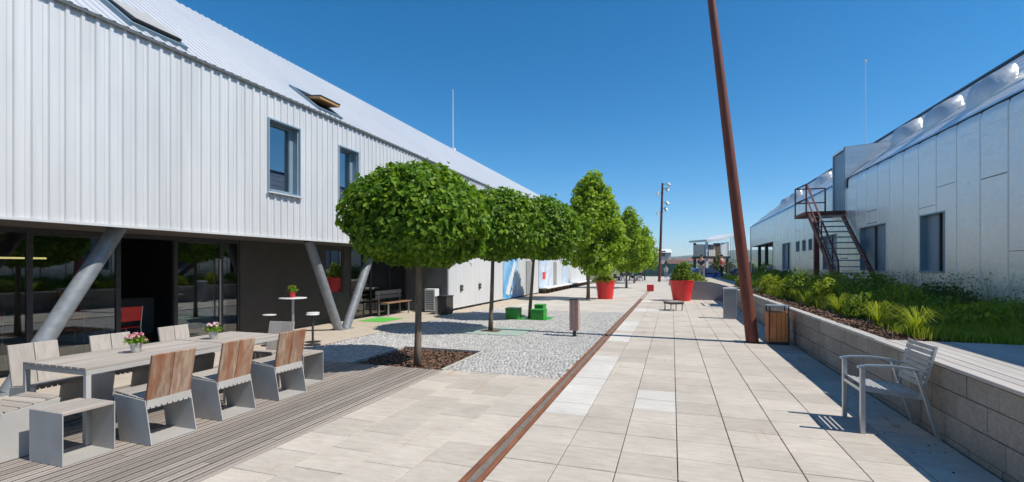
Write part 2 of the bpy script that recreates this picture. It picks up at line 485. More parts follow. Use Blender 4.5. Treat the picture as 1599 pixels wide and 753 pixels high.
# foliage from a leaf outline, many small faces in one mesh
MAPLE_V = np.array([(0, .42, 0), (0, 0, 0), (.30, .06, .07), (.50, .40, .12), (.27, .46, .05), (.24, .78, .03), (0, 1, -.08),
                    (-.24, .78, .03), (-.27, .46, .05), (-.50, .40, .12), (-.30, .06, .07)], float)
MAPLE_F = np.array([(0, i, i + 1) for i in range(1, 10)] + [(0, 10, 1)])
OVAL_V = np.array([(0, 0, 0), (.32, .45, .08), (0, 1, -.06), (-.32, .45, .08)], float)
OVAL_F = np.array([(0, 1, 2), (0, 2, 3)])
def unit(a): return a / np.maximum(np.linalg.norm(a, axis=1, keepdims=True), 1e-9)
def leaf_mesh(name, pos, nrm, tip, size, tv=OVAL_V, tf=OVAL_F, m='leaf_maple'):
    nrm = unit(nrm); tip = unit(tip - nrm * np.sum(tip * nrm, 1, keepdims=True)); side = np.cross(tip, nrm)
    k = len(tv)
    V = (pos[:, None, :] + size[:, None, None] * (tv[None, :, 0:1] * side[:, None, :] + (tv[None, :, 1:2] - .3) * tip[:, None, :] + tv[None, :, 2:3] * nrm[:, None, :])).reshape(-1, 3)
    Fc = (tf[None] + (np.arange(len(pos)) * k)[:, None, None]).reshape(-1, 3)
    return tri_mesh(name, V, Fc, m)
def tri_mesh(name, V, Fc, m):
    me = bpy.data.meshes.new(name)
    me.vertices.add(len(V)); me.vertices.foreach_set('co', V.astype(np.float32).ravel())
    me.loops.add(len(Fc) * 3); me.loops.foreach_set('vertex_index', Fc.astype(np.int32).ravel())
    me.polygons.add(len(Fc)); me.polygons.foreach_set('loop_start', (np.arange(len(Fc)) * 3).astype(np.int32))
    me.polygons.foreach_set('loop_total', np.full(len(Fc), 3, np.int32))
    me.update(); me.validate()
    me.materials.append(MATS[m])
    return me

def lumps(rs, dirs, n=26, amp=0.16, sharp=9):
    c = unit(rs.normal(size=(n, 3))); a = rs.uniform(-.6, 1, n) * amp
    return 1 + np.sum(a[None] * np.exp(sharp * (dirs @ c.T - 1)), 1)

def globe_crown(seed, N, rx, rz_up, rz_dn, size, m, tv=MAPLE_V, tf=MAPLE_F, inner=0.35):
    """clipped-head crown around its own centre"""
    rs = np.random.RandomState(seed)
    d = unit(rs.normal(size=(N, 3)))
    L = np.clip(lumps(rs, d, 70, .2, 26), .9, 1.09) * np.where(rs.rand(N) < .02, rs.uniform(1.0, 1.1, N), 1)
    t = np.where(rs.rand(N) < inner, rs.uniform(.45, .85, N), rs.uniform(.84, 1.03, N)) * L
    rzz = np.where(d[:, 2] > 0, rz_up, rz_dn)
    ez = np.where(d[:, 2] > 0, 2.1, 2.6)
    flat = np.sign(d[:, 2]) * np.abs(d[:, 2]) ** np.where(d[:, 2] > 0, 1.0, .85)
    hor = np.sqrt(np.maximum(0, 1 - np.abs(d[:, 2]) ** ez))
    h = unit(np.c_[d[:, 0], d[:, 1], np.zeros(N)])
    pos = np.c_[h[:, :2] * (hor * rx * t)[:, None], flat * rzz * t]
    nrm = d * .7 + np.array([0, 0, .5]) + rs.normal(size=(N, 3)) * .5
    tip = h * .55 + np.array([0, 0, -.75]) + rs.normal(size=(N, 3)) * .35
    sz = size * rs.uniform(.5, 1.3, N)
    # young shoots that break the clipped outline
    ns, k = 55, 9
    sd_ = unit(rs.normal(size=(ns, 3)) + [0, 0, .9]); sr = lumps(rs, sd_, 10, .1, 8)
    sh = unit(np.c_[sd_[:, 0], sd_[:, 1], np.zeros(ns)]); shr = np.sqrt(np.maximum(0, 1 - sd_[:, 2] ** 2))
    s0 = np.c_[sh[:, :2] * (shr * rx * .97)[:, None], sd_[:, 2] * np.where(sd_[:, 2] > 0, rz_up, rz_dn) * .97]
    dirs = unit(sd_ + [0, 0, .7] + rs.normal(size=(ns, 3)) * .3)
    ln = rs.uniform(.05, .2, ns)
    ps = (s0[:, None] + dirs[:, None] * (ln[:, None] * np.linspace(.1, 1, k)[None])[:, :, None]).reshape(-1, 3) + rs.normal(size=(ns * k, 3)) * .022
    pos = np.r_[pos, ps]; nrm = np.r_[nrm, rs.normal(size=(ns * k, 3)) * .6 + [0, 0, .8]]; tip = np.r_[tip, rs.normal(size=(ns * k, 3)) + [0, 0, -.3]]
    sz = np.r_[sz, size * rs.uniform(.4, .85, ns * k)]
    return leaf_mesh('crown', pos, nrm, tip, sz, tv, tf, m)

def egg_crown(seed, N, R0, h, size, m, tv=OVAL_V, tf=OVAL_F, peak=.33):
    """taller crown, from z=0 to h, widest at a third, built from leafy boughs so that gaps stay"""
    rs = np.random.RandomState(seed)
    nb = 260
    zc = h * rs.beta(1.35, 1.6, nb); u = zc / h
    prof = np.where(u < peak, .55 + .45 * np.sin(u / peak * np.pi / 2), np.cos((u - peak) / (1 - peak) * np.pi / 2) ** .8)
    th = rs.uniform(0, 2 * np.pi, nb); rr = R0 * prof * rs.uniform(.3, .98, nb)
    bc = np.c_[rr * np.cos(th), rr * np.sin(th), zc]
    br = R0 * rs.uniform(.11, .26, nb)
    w = br ** 2; idx = rs.choice(nb, N, p=w / w.sum())
    d = unit(rs.normal(size=(N, 3)))
    pos = bc[idx] + d * (br[idx] * rs.uniform(.55, 1.08, N) )[:, None] * np.array([1, 1, .8])
    pos[:, 2] = np.clip(pos[:, 2], -.1, None)
    nrm = d * .8 + np.array([0, 0, .5]) + rs.normal(size=(N, 3)) * .45
    tip = d * .5 + np.array([0, 0, -.5]) + rs.normal(size=(N, 3)) * .5
    return leaf_mesh('crown', pos, nrm, tip, size * rs.uniform(.6, 1.25, N), tv, tf, m)

def tree(name, label, loc, trunk_r, z0, crown_me, crown_z, limb_r, limb_h, seed, group=None, lean=(0, 0), cdx=(0, 0)):
    t = thing(name, label, 'tree', loc, 0, group)
    rr = random.Random(seed)
    mb = MB()
    ex, ey = lean
    pts = [(0, 0, -.05), (.012, 0, .35), (ex * .4 + .01, ey * .4, z0 * .5), (ex, ey, z0), (ex * 1.1, ey * 1.1, z0 + limb_h * .55)]
    mb.tube(pts, [trunk_r * 1.2, trunk_r, trunk_r * .9, trunk_r * .78, trunk_r * .4], 12)
    for i in range(7):
        a = i * 2.4 + rr.uniform(-.3, .3); q = rr.uniform(.6, .95)
        zb = z0 + rr.uniform(-.05, .3) * limb_h
        mb.tube([(ex, ey, zb), (ex + .4 * limb_r * q * math.cos(a), ey + .4 * limb_r * q * math.sin(a), zb + limb_h * .18),
                 (ex + limb_r * q * math.cos(a), ey + limb_r * q * math.sin(a), zb + limb_h * rr.uniform(.3, .7))],
                [trunk_r * .5, trunk_r * .34, trunk_r * .1], 7)
    o = mb.build('trunk', 'bark', t, smooth=True)
    c = inst(crown_me, 'crown', t, (ex + cdx[0], ey + cdx[1], crown_z))
    return t

def skin_figure(name, joints, edges, parent, m, root=0, sub=2):
    """one continuous skinned surface: joints {i:(co, radius)}"""
    me = bpy.data.meshes.new(name)
    me.from_pydata([j[0] for j in joints], edges, [])
    o = bpy.data.objects.new(name, me); C.objects.link(o); o.parent = parent
    sm = o.modifiers.new('skin', 'SKIN'); sm.use_smooth_shade = True
    for i, v in enumerate(me.skin_vertices[0].data):
        r_ = joints[i][1]; v.radius = r_ if isinstance(r_, tuple) else (r_, r_)
        v.use_root = (i == root)
    s2 = o.modifiers.new('sub', 'SUBSURF'); s2.levels = sub; s2.render_levels = sub
    me.materials.append(MATS[m])
    return o

# ================================================================== THE GROUND
def sheet(name, x0, x1, y0, y1, z, m, kind='structure', parent=None):
    return MB().quad((x0, y0, z), (x1, y0, z), (x1, y1, z), (x0, y1, z)).build(name, m, parent, kind=kind)

sheet('ground', -2500, 3000, -300, 3300, -0.16, 'earth')
sheet('car_park', -2, 60, 42.5, 100, -0.03, 'asphalt')
# far plaza, slabs too small to tell apart
far = MB().quad((-7.0, 24.3, -.002), (0.72, 24.3, -.002), (0.72, 42.4, -.002), (-7.0, 42.4, -.002))
far.quad((-7.0, 42.4, -.002), (-.3, 42.4, -.002), (-.3, 78, -.002), (-7.0, 78, -.002))
far.build('plaza', 'slab_far', kind='structure')

# pavement of single concrete slabs either side of the rusty drain
pav = bpy.data.objects.new('pavement', None); C.objects.link(pav); pav['kind'] = 'structure'
sheet('joint_bed', -3.33, 2.40, -1.5, 24.35, -0.014, 'joint_sand', None, pav)
PX, PY = 0.46, 0.44
cols = [-1.34 + PX * i for i in range(8)]
slab_me = meshmat(MB().box(-PX / 2 + .004, PX / 2 - .004, -PY / 2 + .004, PY / 2 - .004, -.04, 0), 'slab', 'slab', bev=.003)
slabw_me = meshmat(MB().box(-PX / 2 + .004, PX / 2 - .004, -PY / 2 + .004, PY / 2 - .004, -.04, 0), 'slab_white', 'slab_white', bev=.003)
slab_end_me = meshmat(MB().box(-.02 + .004, .052 - .004, -PY / 2 + .004, PY / 2 - .004, -.04, 0), 'edge_slab', 'slab', bev=.003)
def white_slab(ci, y):
    if ci == 0: return 5.3 < y < 8.6 or 10.3 < y < 11.9 or 12.3 < y < 14.4 or 17.3 < y < 18.6 or 22.3 < y < 23.6
    if ci == 2: return 5.5 < y < 6.4
    if ci == 1: return 18.0 < y < 18.8
    return False
Y0 = 3.77 - 5 * PY
rest = MB()
for r_ in range(52):
    y = Y0 + (r_ + .5) * PY
    if y > 24.3: break
    for ci, x in enumerate(cols):
        if y < 13.2 or white_slab(ci, y):
            s = inst(slabw_me if white_slab(ci, y) else slab_me, 'slab', pav, (x + PX / 2, y, rnd.uniform(-.0018, .0012)))
            s.rotation_euler = (rnd.gauss(0, .0012), rnd.gauss(0, .0012), rnd.gauss(0, .0015))
        else:
            rest.box(x + .004, x + PX - .004, y - PY / 2 + .004, y + PY / 2 - .004, -.04, rnd.uniform(-.002, .001))
rest.build('far_slabs', 'slab', pav, kind='stuff')
W4 = 1.83 / 4
slabl_me = meshmat(MB().box(-W4 / 2 + .003, W4 / 2 - .003, -PY / 2 + .003, PY / 2 - .003, -.04, 0), 'slab_left', 'slab', bev=.003)
r_ = 0
while Y0 + r_ * PY < 6.3:
    for ci in range(4):
        y = Y0 + (r_ + .5) * PY + (0.18 if ci % 2 else 0.0)
        if y + PY / 2 > 6.72: continue
        s = inst(slabl_me, 'slab', pav, (-3.33 + W4 * (ci + .5), y, rnd.uniform(-.0015, .001)))
        s.rotation_euler = (rnd.gauss(0, .001), rnd.gauss(0, .001), rnd.gauss(0, .0012))
    r_ += 1
for ci in range(4):      # cut slabs against the cobbles
    y1 = Y0 + (r_) * PY + (0.18 if ci % 2 else 0.0)
    while y1 > 6.66: y1 -= PY
    MB().box(-3.33 + W4 * ci + .003, -3.33 + W4 * (ci + 1) - .003, y1 + .003, 6.66, -.04, -.0006).build('cut_slab', 'slab', pav)

# rusty drain running down the plaza
dr = thing('drain_channel', 'long rusty steel drain channel running down the plaza', 'drain', (-1.42, 0, 0))
lo = (1.42, 0, 0)
for x0, x1 in ((-1.502, -1.462), (-1.386, -1.345)):
    MB().box(x0, x1, .4, 31.6, -.05, .009).build('edge_rail', 'corten_rail', dr, loc=lo, bev=.002)
MB().box(-1.461, -1.387, .4, 31.6, -.06, -.016).build('channel_bed', 'drain_bed', dr, loc=lo)
db = MB()
for i in range(260):
    y = .5 + 31 * (i / 260) ** 1.4 + rnd.uniform(0, .05); x = rnd.uniform(-1.455, -1.395); s = rnd.uniform(.004, .014)
    db.add([(x - s, y, -.018), (x + s, y - s, -.018), (x + s * .4, y + s, -.018), (x, y, -.014 + s * .5)], [(0, 1, 3), (1, 2, 3), (2, 0, 3)])
db.build('dirt_crumbs', 'soil', dr, loc=lo, kind='stuff')

# cobbled square
CB = (-6.75, -1.505, 6.665, 16.9)
cob = bpy.data.objects.new('cobble_paving', None); C.objects.link(cob); cob['kind'] = 'structure'
PIT = (-5.08, -3.36, 6.66, 8.36)      # open soil bed round the first tree
MATP = (-5.05, -3.35, 10.45, 11.75)   # pale green mat round the second
GRN = (-4.85, -3.45, 13.45, 14.85)    # green seats round the third
bd = MB()
for q in ((CB[0], PIT[0], CB[2], PIT[3]), (PIT[1], CB[1], CB[2], PIT[3]), (CB[0], CB[1], PIT[3], CB[3])):
    bd.quad((q[0], q[2], -.016), (q[1], q[2], -.016), (q[1], q[3], -.016), (q[0], q[3], -.016))
bd.build('cobble_bed', 'cobble_joint', cob)
def hole(x, y, pad=.035):
    for q in (PIT, MATP):
        if q[0] - pad < x < q[1] + pad and q[2] - pad < y < q[3] + pad: return True
    return False
V = []; Fc = []; base = 0
rs = np.random.RandomState(3)
y = CB[2] + .045; row = 0
while y < CB[3] - .03:
    x = CB[0] + .05 + (row % 2) * .045
    dy = .058 if y < 12 else .075
    while x < CB[1] - .03:
        w = rs.uniform(.05, .078)
        if not hole(x, y):
            hx, hy = w / 2 - .003, dy / 2 - .003
            t = rs.uniform(-.004, .005); cx, cy = x + rs.uniform(-.004, .004), y + rs.uniform(-.006, .006)
            tx, ty = rs.uniform(-.03, .03, 2); a = rs.uniform(-.12, .12)
            ca, sa = math.cos(a), math.sin(a)
            for (px, py, pz) in [(-hx, -hy, -.03), (hx, -hy, -.03), (hx, hy, -.03), (-hx, hy, -.03),
                                 (-hx * .95, -hy * .93, t - .008), (hx * .95, -hy * .93, t - .008), (hx * .95, hy * .93, t - .008), (-hx * .95, hy * .93, t - .008),
                                 (-hx * .7, -hy * .7, t + rs.uniform(-.004, .005)), (hx * .7, -hy * .7, t + rs.uniform(-.004, .005)), (hx * .7, hy * .7, t + rs.uniform(-.004, .005)), (-hx * .7, hy * .7, t + rs.uniform(-.004, .005))]:
                V.append((cx + px * ca - py * sa, cy + px * sa + py * ca, pz + px * tx + py * ty))
            for k in range(4):
                k2 = (k + 1) % 4
                Fc += [(base + k, base + k2, base + 4 + k2), (base + k, base + 4 + k2, base + 4 + k), (base + 4 + k, base + 4 + k2, base + 8 + k2), (base + 4 + k, base + 8 + k2, base + 8 + k)]
            Fc += [(base + 8, base + 9, base + 10), (base + 8, base + 10, base + 11)]
            base += 12
        x += w
    y += dy; row += 1
me = tri_mesh('cobbles', np.array(V), np.array(Fc), 'cobble')
o = inst(me, 'cobbles', cob, (0, 0, 0)); o['kind'] = 'stuff'

# paving strip under the building's overhang, gravel strip and plain plaza behind the cobbles
sheet('path', -9.25, -6.75, -3, 15.2, -.006, 'tan_paving')
sheet('gravel_strip', -7.52, -6.35, 15.2, 27.2, -.010, 'gravel')
pl2 = MB().quad((-6.35, 16.9, -.004), (-1.505, 16.9, -.004), (-1.505, 24.3, -.004), (-6.35, 24.3, -.004))
pl2.quad((-6.75, 15.2, -.016), (-6.35, 15.2, -.016), (-6.35, 16.9, -.016), (-6.75, 16.9, -.016))
pl2.build('plaza_strip', 'slab_far', kind='structure')
# loose stones on the gravel strip
V = []; Fc = []; base = 0
for i in range(2600):
    x = rs.uniform(-7.45, -6.1) if rs.rand() < .9 else rs.uniform(-6.4, -5.6); y = rs.uniform(15.3, 27); s = rs.uniform(.012, .035)
    if -7.45 < x < -6.35 or (x < -6.0 and y > 17):
        a = rs.uniform(0, 6)
        for k in range(4): V.append((x + s * math.cos(a + k * 1.57) * rs.uniform(.7, 1.2), y + s * math.sin(a + k * 1.57) * rs.uniform(.7, 1.2), -.012))
        V.append((x, y, s * rs.uniform(.5, .9)))
        Fc += [(base + k, base + (k + 1) % 4, base + 4) for k in range(4)]; base += 5
gs = inst(tri_mesh('loose_gravel', np.array(V), np.array(Fc), 'gravel'), 'loose_gravel', None, (0, 0, 0)); gs['kind'] = 'stuff'
gs['label'] = 'loose pale stones along the foot of the white wall'; gs['category'] = 'gravel'

# timber deck with the tables
deck = bpy.data.objects.new('deck', None); C.objects.link(deck); deck['kind'] = 'structure'
sheet('deck_underside', -6.95, -3.335, -1.5, 6.62, -.03, 'black_gap', None, deck)
PW = .1005
for i in range(36):
    x = -3.335 - PW * (i + .5)
    cuts = [-1.5] + sorted(rnd.uniform(.4, 5.8) for _ in range(1 if i % 3 else 0)) + [6.625 + rnd.uniform(-.006, .004)]
    for a, c in zip(cuts[:-1], cuts[1:]):
        L = c - a - .004
        h = PW / 2 - .005
        p = MB().prism([(-h, -.028), (h, -.028), (h, -.004), (h - .005, 0), (.0035, 0), (.002, -.006), (-.002, -.006), (-.0035, 0), (-h + .005, 0), (-h, -.004)], 1, -L / 2, L / 2)
        po = p.build('plank', 'deck_y', deck, loc=(x, (a + c) / 2, .003 + rnd.uniform(-.0015, .0015)))
        po.data.materials.append(MATS['plank_dark'])          # darker in the groove and down the arrises, so gaps draw dark lines
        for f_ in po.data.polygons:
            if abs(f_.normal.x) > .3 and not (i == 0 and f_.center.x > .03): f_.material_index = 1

# soil bed round the first tree
bed = bpy.data.objects.new('tree_bed', None); C.objects.link(bed); bed['kind'] = 'structure'
g = MB(); NX = 24
for j in range(NX + 1):
    for i in range(NX + 1):
        x = PIT[0] + .04 + (PIT[1] - PIT[0] - .08) * i / NX; y = PIT[2] + .02 + (PIT[3] - PIT[2] - .06) * j / NX
        g.v.append((x, y, -.05 + rnd.uniform(-.012, .016)))
for j in range(NX):
    for i in range(NX):
        a = j * (NX + 1) + i; g.f.append((a, a + 1, a + NX + 2, a + NX + 1))
g.build('soil', 'soil', bed)
for q in ((PIT[0], PIT[0] + .035, PIT[2], PIT[3]), (PIT[1] - .035, PIT[1], PIT[2], PIT[3]), (PIT[0] + .036, PIT[1] - .036, PIT[3] - .035, PIT[3])):
    MB().box(q[0], q[1], q[2], q[3], -.1, .012).build('edging', 'concrete_cap', bed, bev=.004)
N = 2600
pos = np.c_[rs.uniform(PIT[0] + .06, PIT[1] - .06, N), rs.uniform(PIT[2] + .03, PIT[3] - .06, N), rs.uniform(-.045, -.012, N)]
me = leaf_mesh('bark_chips', pos, rs.normal(size=(N, 3)) * .5 + [0, 0, 1], rs.normal(size=(N, 3)), rs.uniform(.025, .07, N), m='bark_chip')
o = inst(me, 'bark_chips', bed, (0, 0, 0)); o['kind'] = 'stuff'

# pale mat round the second tree: four plates round a hole
mt = bpy.data.objects.new('tree_mat', None); C.objects.link(mt); mt['kind'] = 'structure'
cx, cy = -4.25, 11.05
for q in ((MATP[0], cx, MATP[2], cy), (cx, MATP[1], MATP[2], cy), (MATP[0], cx, cy, MATP[3]), (cx, MATP[1], cy, MATP[3])):
    MB().box(q[0] + .004, q[1] - .004, q[2] + .004, q[3] - .004, -.03, .004).build('plate', 'pale_green', mt, bev=.003)
MB().box(cx - .22, cx + .22, cy - .2, cy + .2, .004, .007).build('tree_hole', 'soil', mt)
sheet('green_mat', -8.75, -7.85, 11.8, 12.9, .0005, 'green_mat')

# ------------------------------------------------------------------ raised terrace on the right
TZ = .68
ter = MB()
ter.box(2.56, 7.0, 7.0, 24.4, -.15, TZ)
ter.box(3.6, 7.0, 24.41, 42.4, -.15, TZ)
MB().box(.74, 3.595, 24.41, 42.4, -.15, TZ - .004).build('terrace_walk', 'tan_paving', kind='structure')
ter.build('terrace', 'mulch', kind='structure')
td = bpy.data.objects.new('terrace_deck', None); C.objects.link(td); td['kind'] = 'structure'
MB().box(2.56, 6.0, -1.5, 6.98, -.15, TZ - .01).build('deck_base', 'black_gap', td)
for i in range(28):
    x = 2.345 + .125 * (i + .5)
    MB().box(-.0585, .0585, -4.24, 4.24, -.0, .03).build('plank', 'terrace_y', td, bev=.003, loc=(x, 2.74 + rnd.uniform(-.006, .006), TZ - .004 + rnd.uniform(-.0015, .0015)))
# block wall
rw = thing('retaining_wall', 'low grey concrete block wall holding up the planted terrace', 'wall', (2.46, 11, 0))
lo = (-2.46, -11, 0)
MB().box(2.392, 2.555, 1.5, 24.3, -.15, TZ - .02).build('wall_core', 'joint_sand', rw, loc=lo)
BL = .43
courses = [(-.06, .04, .1), (.04, .25, .0), (.25, .475, .52), (.475, .665, .18)]
bmes = [meshmat(MB().box(0, .06, -BL / 2 + .004, BL / 2 - .004, a + .004, c - .003), 'block', 'block', bev=.004) for a, c, _ in courses]
for k, (a, c, off) in enumerate(courses):
    i = 0
    while True:
        y = 2.0 + off * BL + BL * (i + .5)
        if y + BL / 2 > 24.25: break
        o = inst(bmes[k], 'block', rw, (2.378 - 2.46 + rnd.uniform(-.003, .003), y - 11, rnd.uniform(-.001, .001)))
        i += 1
for i in range(18):
    y0 = 7.0 + i * .96
    MB().box(2.362, 2.5, y0 + .004, y0 + .956, TZ - .012, TZ + .03).build('coping', 'concrete_cap', rw, bev=.006, loc=lo)
# grey concrete end wall where the terrace widens
ew = MB()
ew.prism([(.70, 0), (2.375, 0), (2.375, .70), (1.75, .86), (1.05, .90), (.70, .80)], 1, 24.32, 24.40)
tag(ew.build('end_wall', 'grey_wall', bev=.006), 'grey rendered end wall behind the large red planter', 'wall')

# ================================================================== LEFT BUILDING
FX, FZ0, FZ1 = -7.55, 2.195, 5.09
LY0, LY1 = -4.0, 44.0
RIX, RIZ = -11.5, 8.07
SL = (RIZ - 5.105) / (FX - RIX)
lb = thing('metal_clad_building', 'long white ribbed metal building with overhanging upper floor and slanted columns', 'building', (-9.5, 20, 0))
lo = (9.5, -20, 0)
wins = [(7.38, 8.18, 3.10, 4.50), (9.47, 10.18, 3.10, 4.46)]
cl = MB()
P = .173
y = LY0
prof = []
while y < LY1:
    prof += [(y, 0), (y + .042, 0), (y + .047, .007), (y + .053, .007), (y + .058, 0), (y + .098, 0), (y + .110, .026), (y + .150, .026), (y + .162, 0)]
    y += P
prof.append((y, 0))
for (ya, oa), (yb, ob) in zip(prof[:-1], prof[1:]):
    my = (ya + yb) / 2
    segs = [(FZ0, FZ1)]
    for w in wins:
        if w[0] < my < w[1]: segs = [(FZ0, w[2]), (w[3], FZ1)]
    for a, c in segs:
        cl.quad((FX + oa, ya, a), (FX + ob, yb, a), (FX + ob, yb, c), (FX + oa, ya, c))
cl.build('wall_cladding', 'cladding', lb, loc=lo)
MB().box(FX - .03, FX + .045, LY0, LY1, FZ0 - .035, FZ0 - .002).build('drip_edge', 'cladding', lb, loc=lo)
MB().box(FX - .06, FX - .012, LY0, LY1, FZ1 - .10, FZ1).build('eave_closure', 'black_gap', lb, loc=lo)
# roof sheets, ribbed down the slope
ux, uz = -1 / math.hypot(1, SL), SL / math.hypot(1, SL)
nx_, nz_ = uz, -ux
SLEN = (FX - RIX) * math.hypot(1, SL)
rf = MB()
def RP(s, y, h=0): return (FX + ux * s + nx_ * h, y, 5.105 + uz * s + nz_ * h)
for (ya, oa), (yb, ob) in zip(prof[:-1], prof[1:]):
    rf.quad(RP(-.09, ya, oa * .9), RP(-.09, yb, ob * .9), RP(SLEN, yb, ob * .9), RP(SLEN, ya, oa * .9))
rf.quad((RIX, LY0, RIZ), (RIX, LY1, RIZ), (2 * RIX - FX, LY1, 5.1), (2 * RIX - FX, LY0, 5.1))
roof = rf.build('roof', 'roof_sheet', lb, loc=lo)
MB().prism([(RP(-.10, 0, -.03)[0], RP(-.10, 0, -.03)[2]), (RP(-.09, 0, .012)[0], RP(-.09, 0, .012)[2]), (RP(-.06, 0, .004)[0], RP(-.06, 0, .004)[2]), (RP(-.06, 0, -.03)[0], RP(-.06, 0, -.03)[2])], 1, LY0, LY1).build('eave_trim', 'galv', roof)
# rest of the shell
gb = [(FX - .05, 0), (FX - .05, 5.05), (RIX, RIZ - .06), (2 * RIX - FX + .05, 5.05), (2 * RIX - FX + .05, 0)]
MB().prism(gb, 1, LY1 - .2, LY1 - .01).build('gable_wall', 'white_sheet', lb, loc=lo)
MB().prism(gb, 1, LY0 + .01, LY0 + .2).build('gable_wall', 'white_sheet', lb, loc=lo)
MB().box(2 * RIX - FX + .05, 2 * RIX - FX + .25, LY0 + .2, LY1 - .2, 0, 5.05).build('rear_wall', 'white_sheet', lb, loc=lo)
MB().box(FX - 8, FX - .06, LY0 + .2, LY1 - .2, FZ0 + .02, FZ0 + .2).build('floor_slab', 'interior_dark', lb, loc=lo)
MB().box(-9.26, FX - .03, LY0 + .2, 15.28, FZ0 - .01, FZ0 + .018).build('soffit', 'soffit', lb, loc=lo)
# upper windows
for (a, c, z0, z1) in wins:
    w = MB()
    d0, d1 = FX - .20, FX + .05
    w.box(d0, d1, a - .03, a, z0 - .03, z1 + .03); w.box(d0, d1, c, c + .03, z0 - .03, z1 + .03)
    w.box(d0, d1, a + .001, c - .001, z1 + .001, z1 + .03); w.box(d0, d1 + .03, a + .001, c - .001, z0 - .03, z0 - .001)
    wo_ = w.build('window', 'blue_frame', lb, loc=lo)  # frame blue carried onto the reveal as a painted sky reflection
    f = MB(); t = .045
    f.box(d0 + .02, d0 + .07, a + .004, a + t, z0 + .004, z1 - .004); f.box(d0 + .02, d0 + .07, c - t - .06, c - .004, z0 + .004, z1 - .004)
    f.box(d0 + .02, d0 + .07, a + t + .001, c - t - .061, z1 - t, z1 - .004); f.box(d0 + .02, d0 + .07, a + t + .001, c - t - .061, z0 + .004, z0 + t + .02)
    f.build('frame', 'blue_frame', wo_)
    MB().box(d0 + .035, d0 + .042, a + t, c - t - .06, z0 + t, z1 - t).build('pane', 'glass_upper', wo_)
    MB().box(d0 - .12, d0 - .10, a - .1, c + .1, z0 - .1, z1 + .1).build('blind', 'blue_frame', wo_)
    MB().box(d1 - .02, d1 + .045, a - .05, c + .05, z0 - .055, z0 - .031).build('sill', 'cladding', wo_, bev=.004)
# roof windows: one closed, one with its timber sash swung open
def roof_box(s0, s1, y0, y1, h0, h1, tilt=0):
    """box on the roof slope; tilt turns it about its middle line"""
    m_ = MB(); sm = (s0 + s1) / 2
    def Q(s, y, h):
        ds = s - sm; dh = h
        return RP(sm + ds * math.cos(tilt) + dh * math.sin(tilt), y, dh * math.cos(tilt) - ds * math.sin(tilt))
    vs_ = [Q(s0, y0, h0), Q(s1, y0, h0), Q(s1, y1, h0), Q(s0, y1, h0), Q(s0, y0, h1), Q(s1, y0, h1), Q(s1, y1, h1), Q(s0, y1, h1)]
    return m_.add(vs_, [(3,2,1,0),(4,5,6,7),(0,1,5,4),(1,2,6,5),(2,3,7,6),(3,0,4,7)])
for (s0, s1, y0, y1, tilt) in ((.16, 1.10, 4.95, 5.72, R(2)), (.10, 1.00, 8.85, 9.58, R(31))):
    fr = MB()
    for q in ((s0 - .06, s0, y0 - .06, y1 + .06), (s1, s1 + .06, y0 - .06, y1 + .06), (s0, s1, y0 - .06, y0), (s0, s1, y1, y1 + .06)):
        bx_ = roof_box(*q, -.02, .07); fr.add(bx_.v, bx_.f)
    sk = fr.build('roof_window', 'shutter', lb, loc=lo)
    roof_box(s0, s1, y0, y1, .037, .045).build('well', 'black_gap', sk)
    if tilt > R(10):
        roof_box(s0 + .02, s1 - .02, y0 + .02, y1 - .02, .075, .10, tilt).build('sash', 'dark_metal', sk)
        roof_box(s0 + .03, s1 - .03, y0 + .03, y1 - .03, .02, .0745, tilt).build('sash_lining', 'sash_wood', sk)
        roof_box(s0 + .10, s1 - .10, y0 + .10, y1 - .10, .101, .106, tilt).build('pane', 'glass_upper', sk)
    else:
        roof_box(s0 + .02, s1 - .02, y0 + .02, y1 - .02, .07, .11, tilt).build('sash', 'dark_metal', sk)
        roof_box(s0 + .05, s1 - .05, y0 + .05, y1 - .05, .111, .116, tilt).build('roller_shutter', 'steel_grey', sk)
rod = MB().tube([(RIX, 24.0, RIZ - .02), (RIX, 24.0, 11.4)], [.03, .018], 8)
rod.box(RIX - .12, RIX + .12, 23.88, 24.12, RIZ - .05, RIZ + .06)
rod.build('lightning_rod', 'white_paint', lb, loc=lo)
# slanted columns under the overhang
for (yb_, yt_) in ((3.72, 4.98), (3.45, 2.2), (10.06, 9.0), (10.32, 11.55)):
    c_ = MB().tube([(-8.0, yb_, -.02), (-8.0, yt_, FZ0)], .112, 20).build('slanted_column', 'galv', lb, loc=lo)
    smooth_round(c_)
for yb_ in (3.585, 10.19):
    MB().box(-8.17, -7.83, yb_ - .24, yb_ + .24, -.02, .018).build('base_plate', 'galv', lb, loc=lo, bev=.003)
# recessed ground floor
GX = -9.2
def part(name, m, x0, x1, y0, y1, z0, z1, bev=0, parent=lb):
    return MB().box(x0, x1, y0, y1, z0, z1).build(name, m, parent, bev=bev, loc=lo)
part('dark_wall', 'black_wall', GX - .15, GX, 8.22, 10.98, 0, FZ0 - .012)
part('dark_wall', 'black_wall', GX - .15, GX, 11.78, 12.08, 0, FZ0 - .012)
part('wall_below_window', 'black_wall', GX - .15, GX, 10.981, 11.779, 0, .80)
part('wall_above_window', 'black_wall', GX - .15, GX, 10.981, 11.779, 2.10, FZ0 - .012)
part('return_wall', 'grey_dark_panel', GX - .1, -7.56, 15.29, 15.45, 0, FZ0 - .012)
part('skirting', 'dark_metal', GX + .001, GX + .012, 8.22, 12.08, 0, .09)
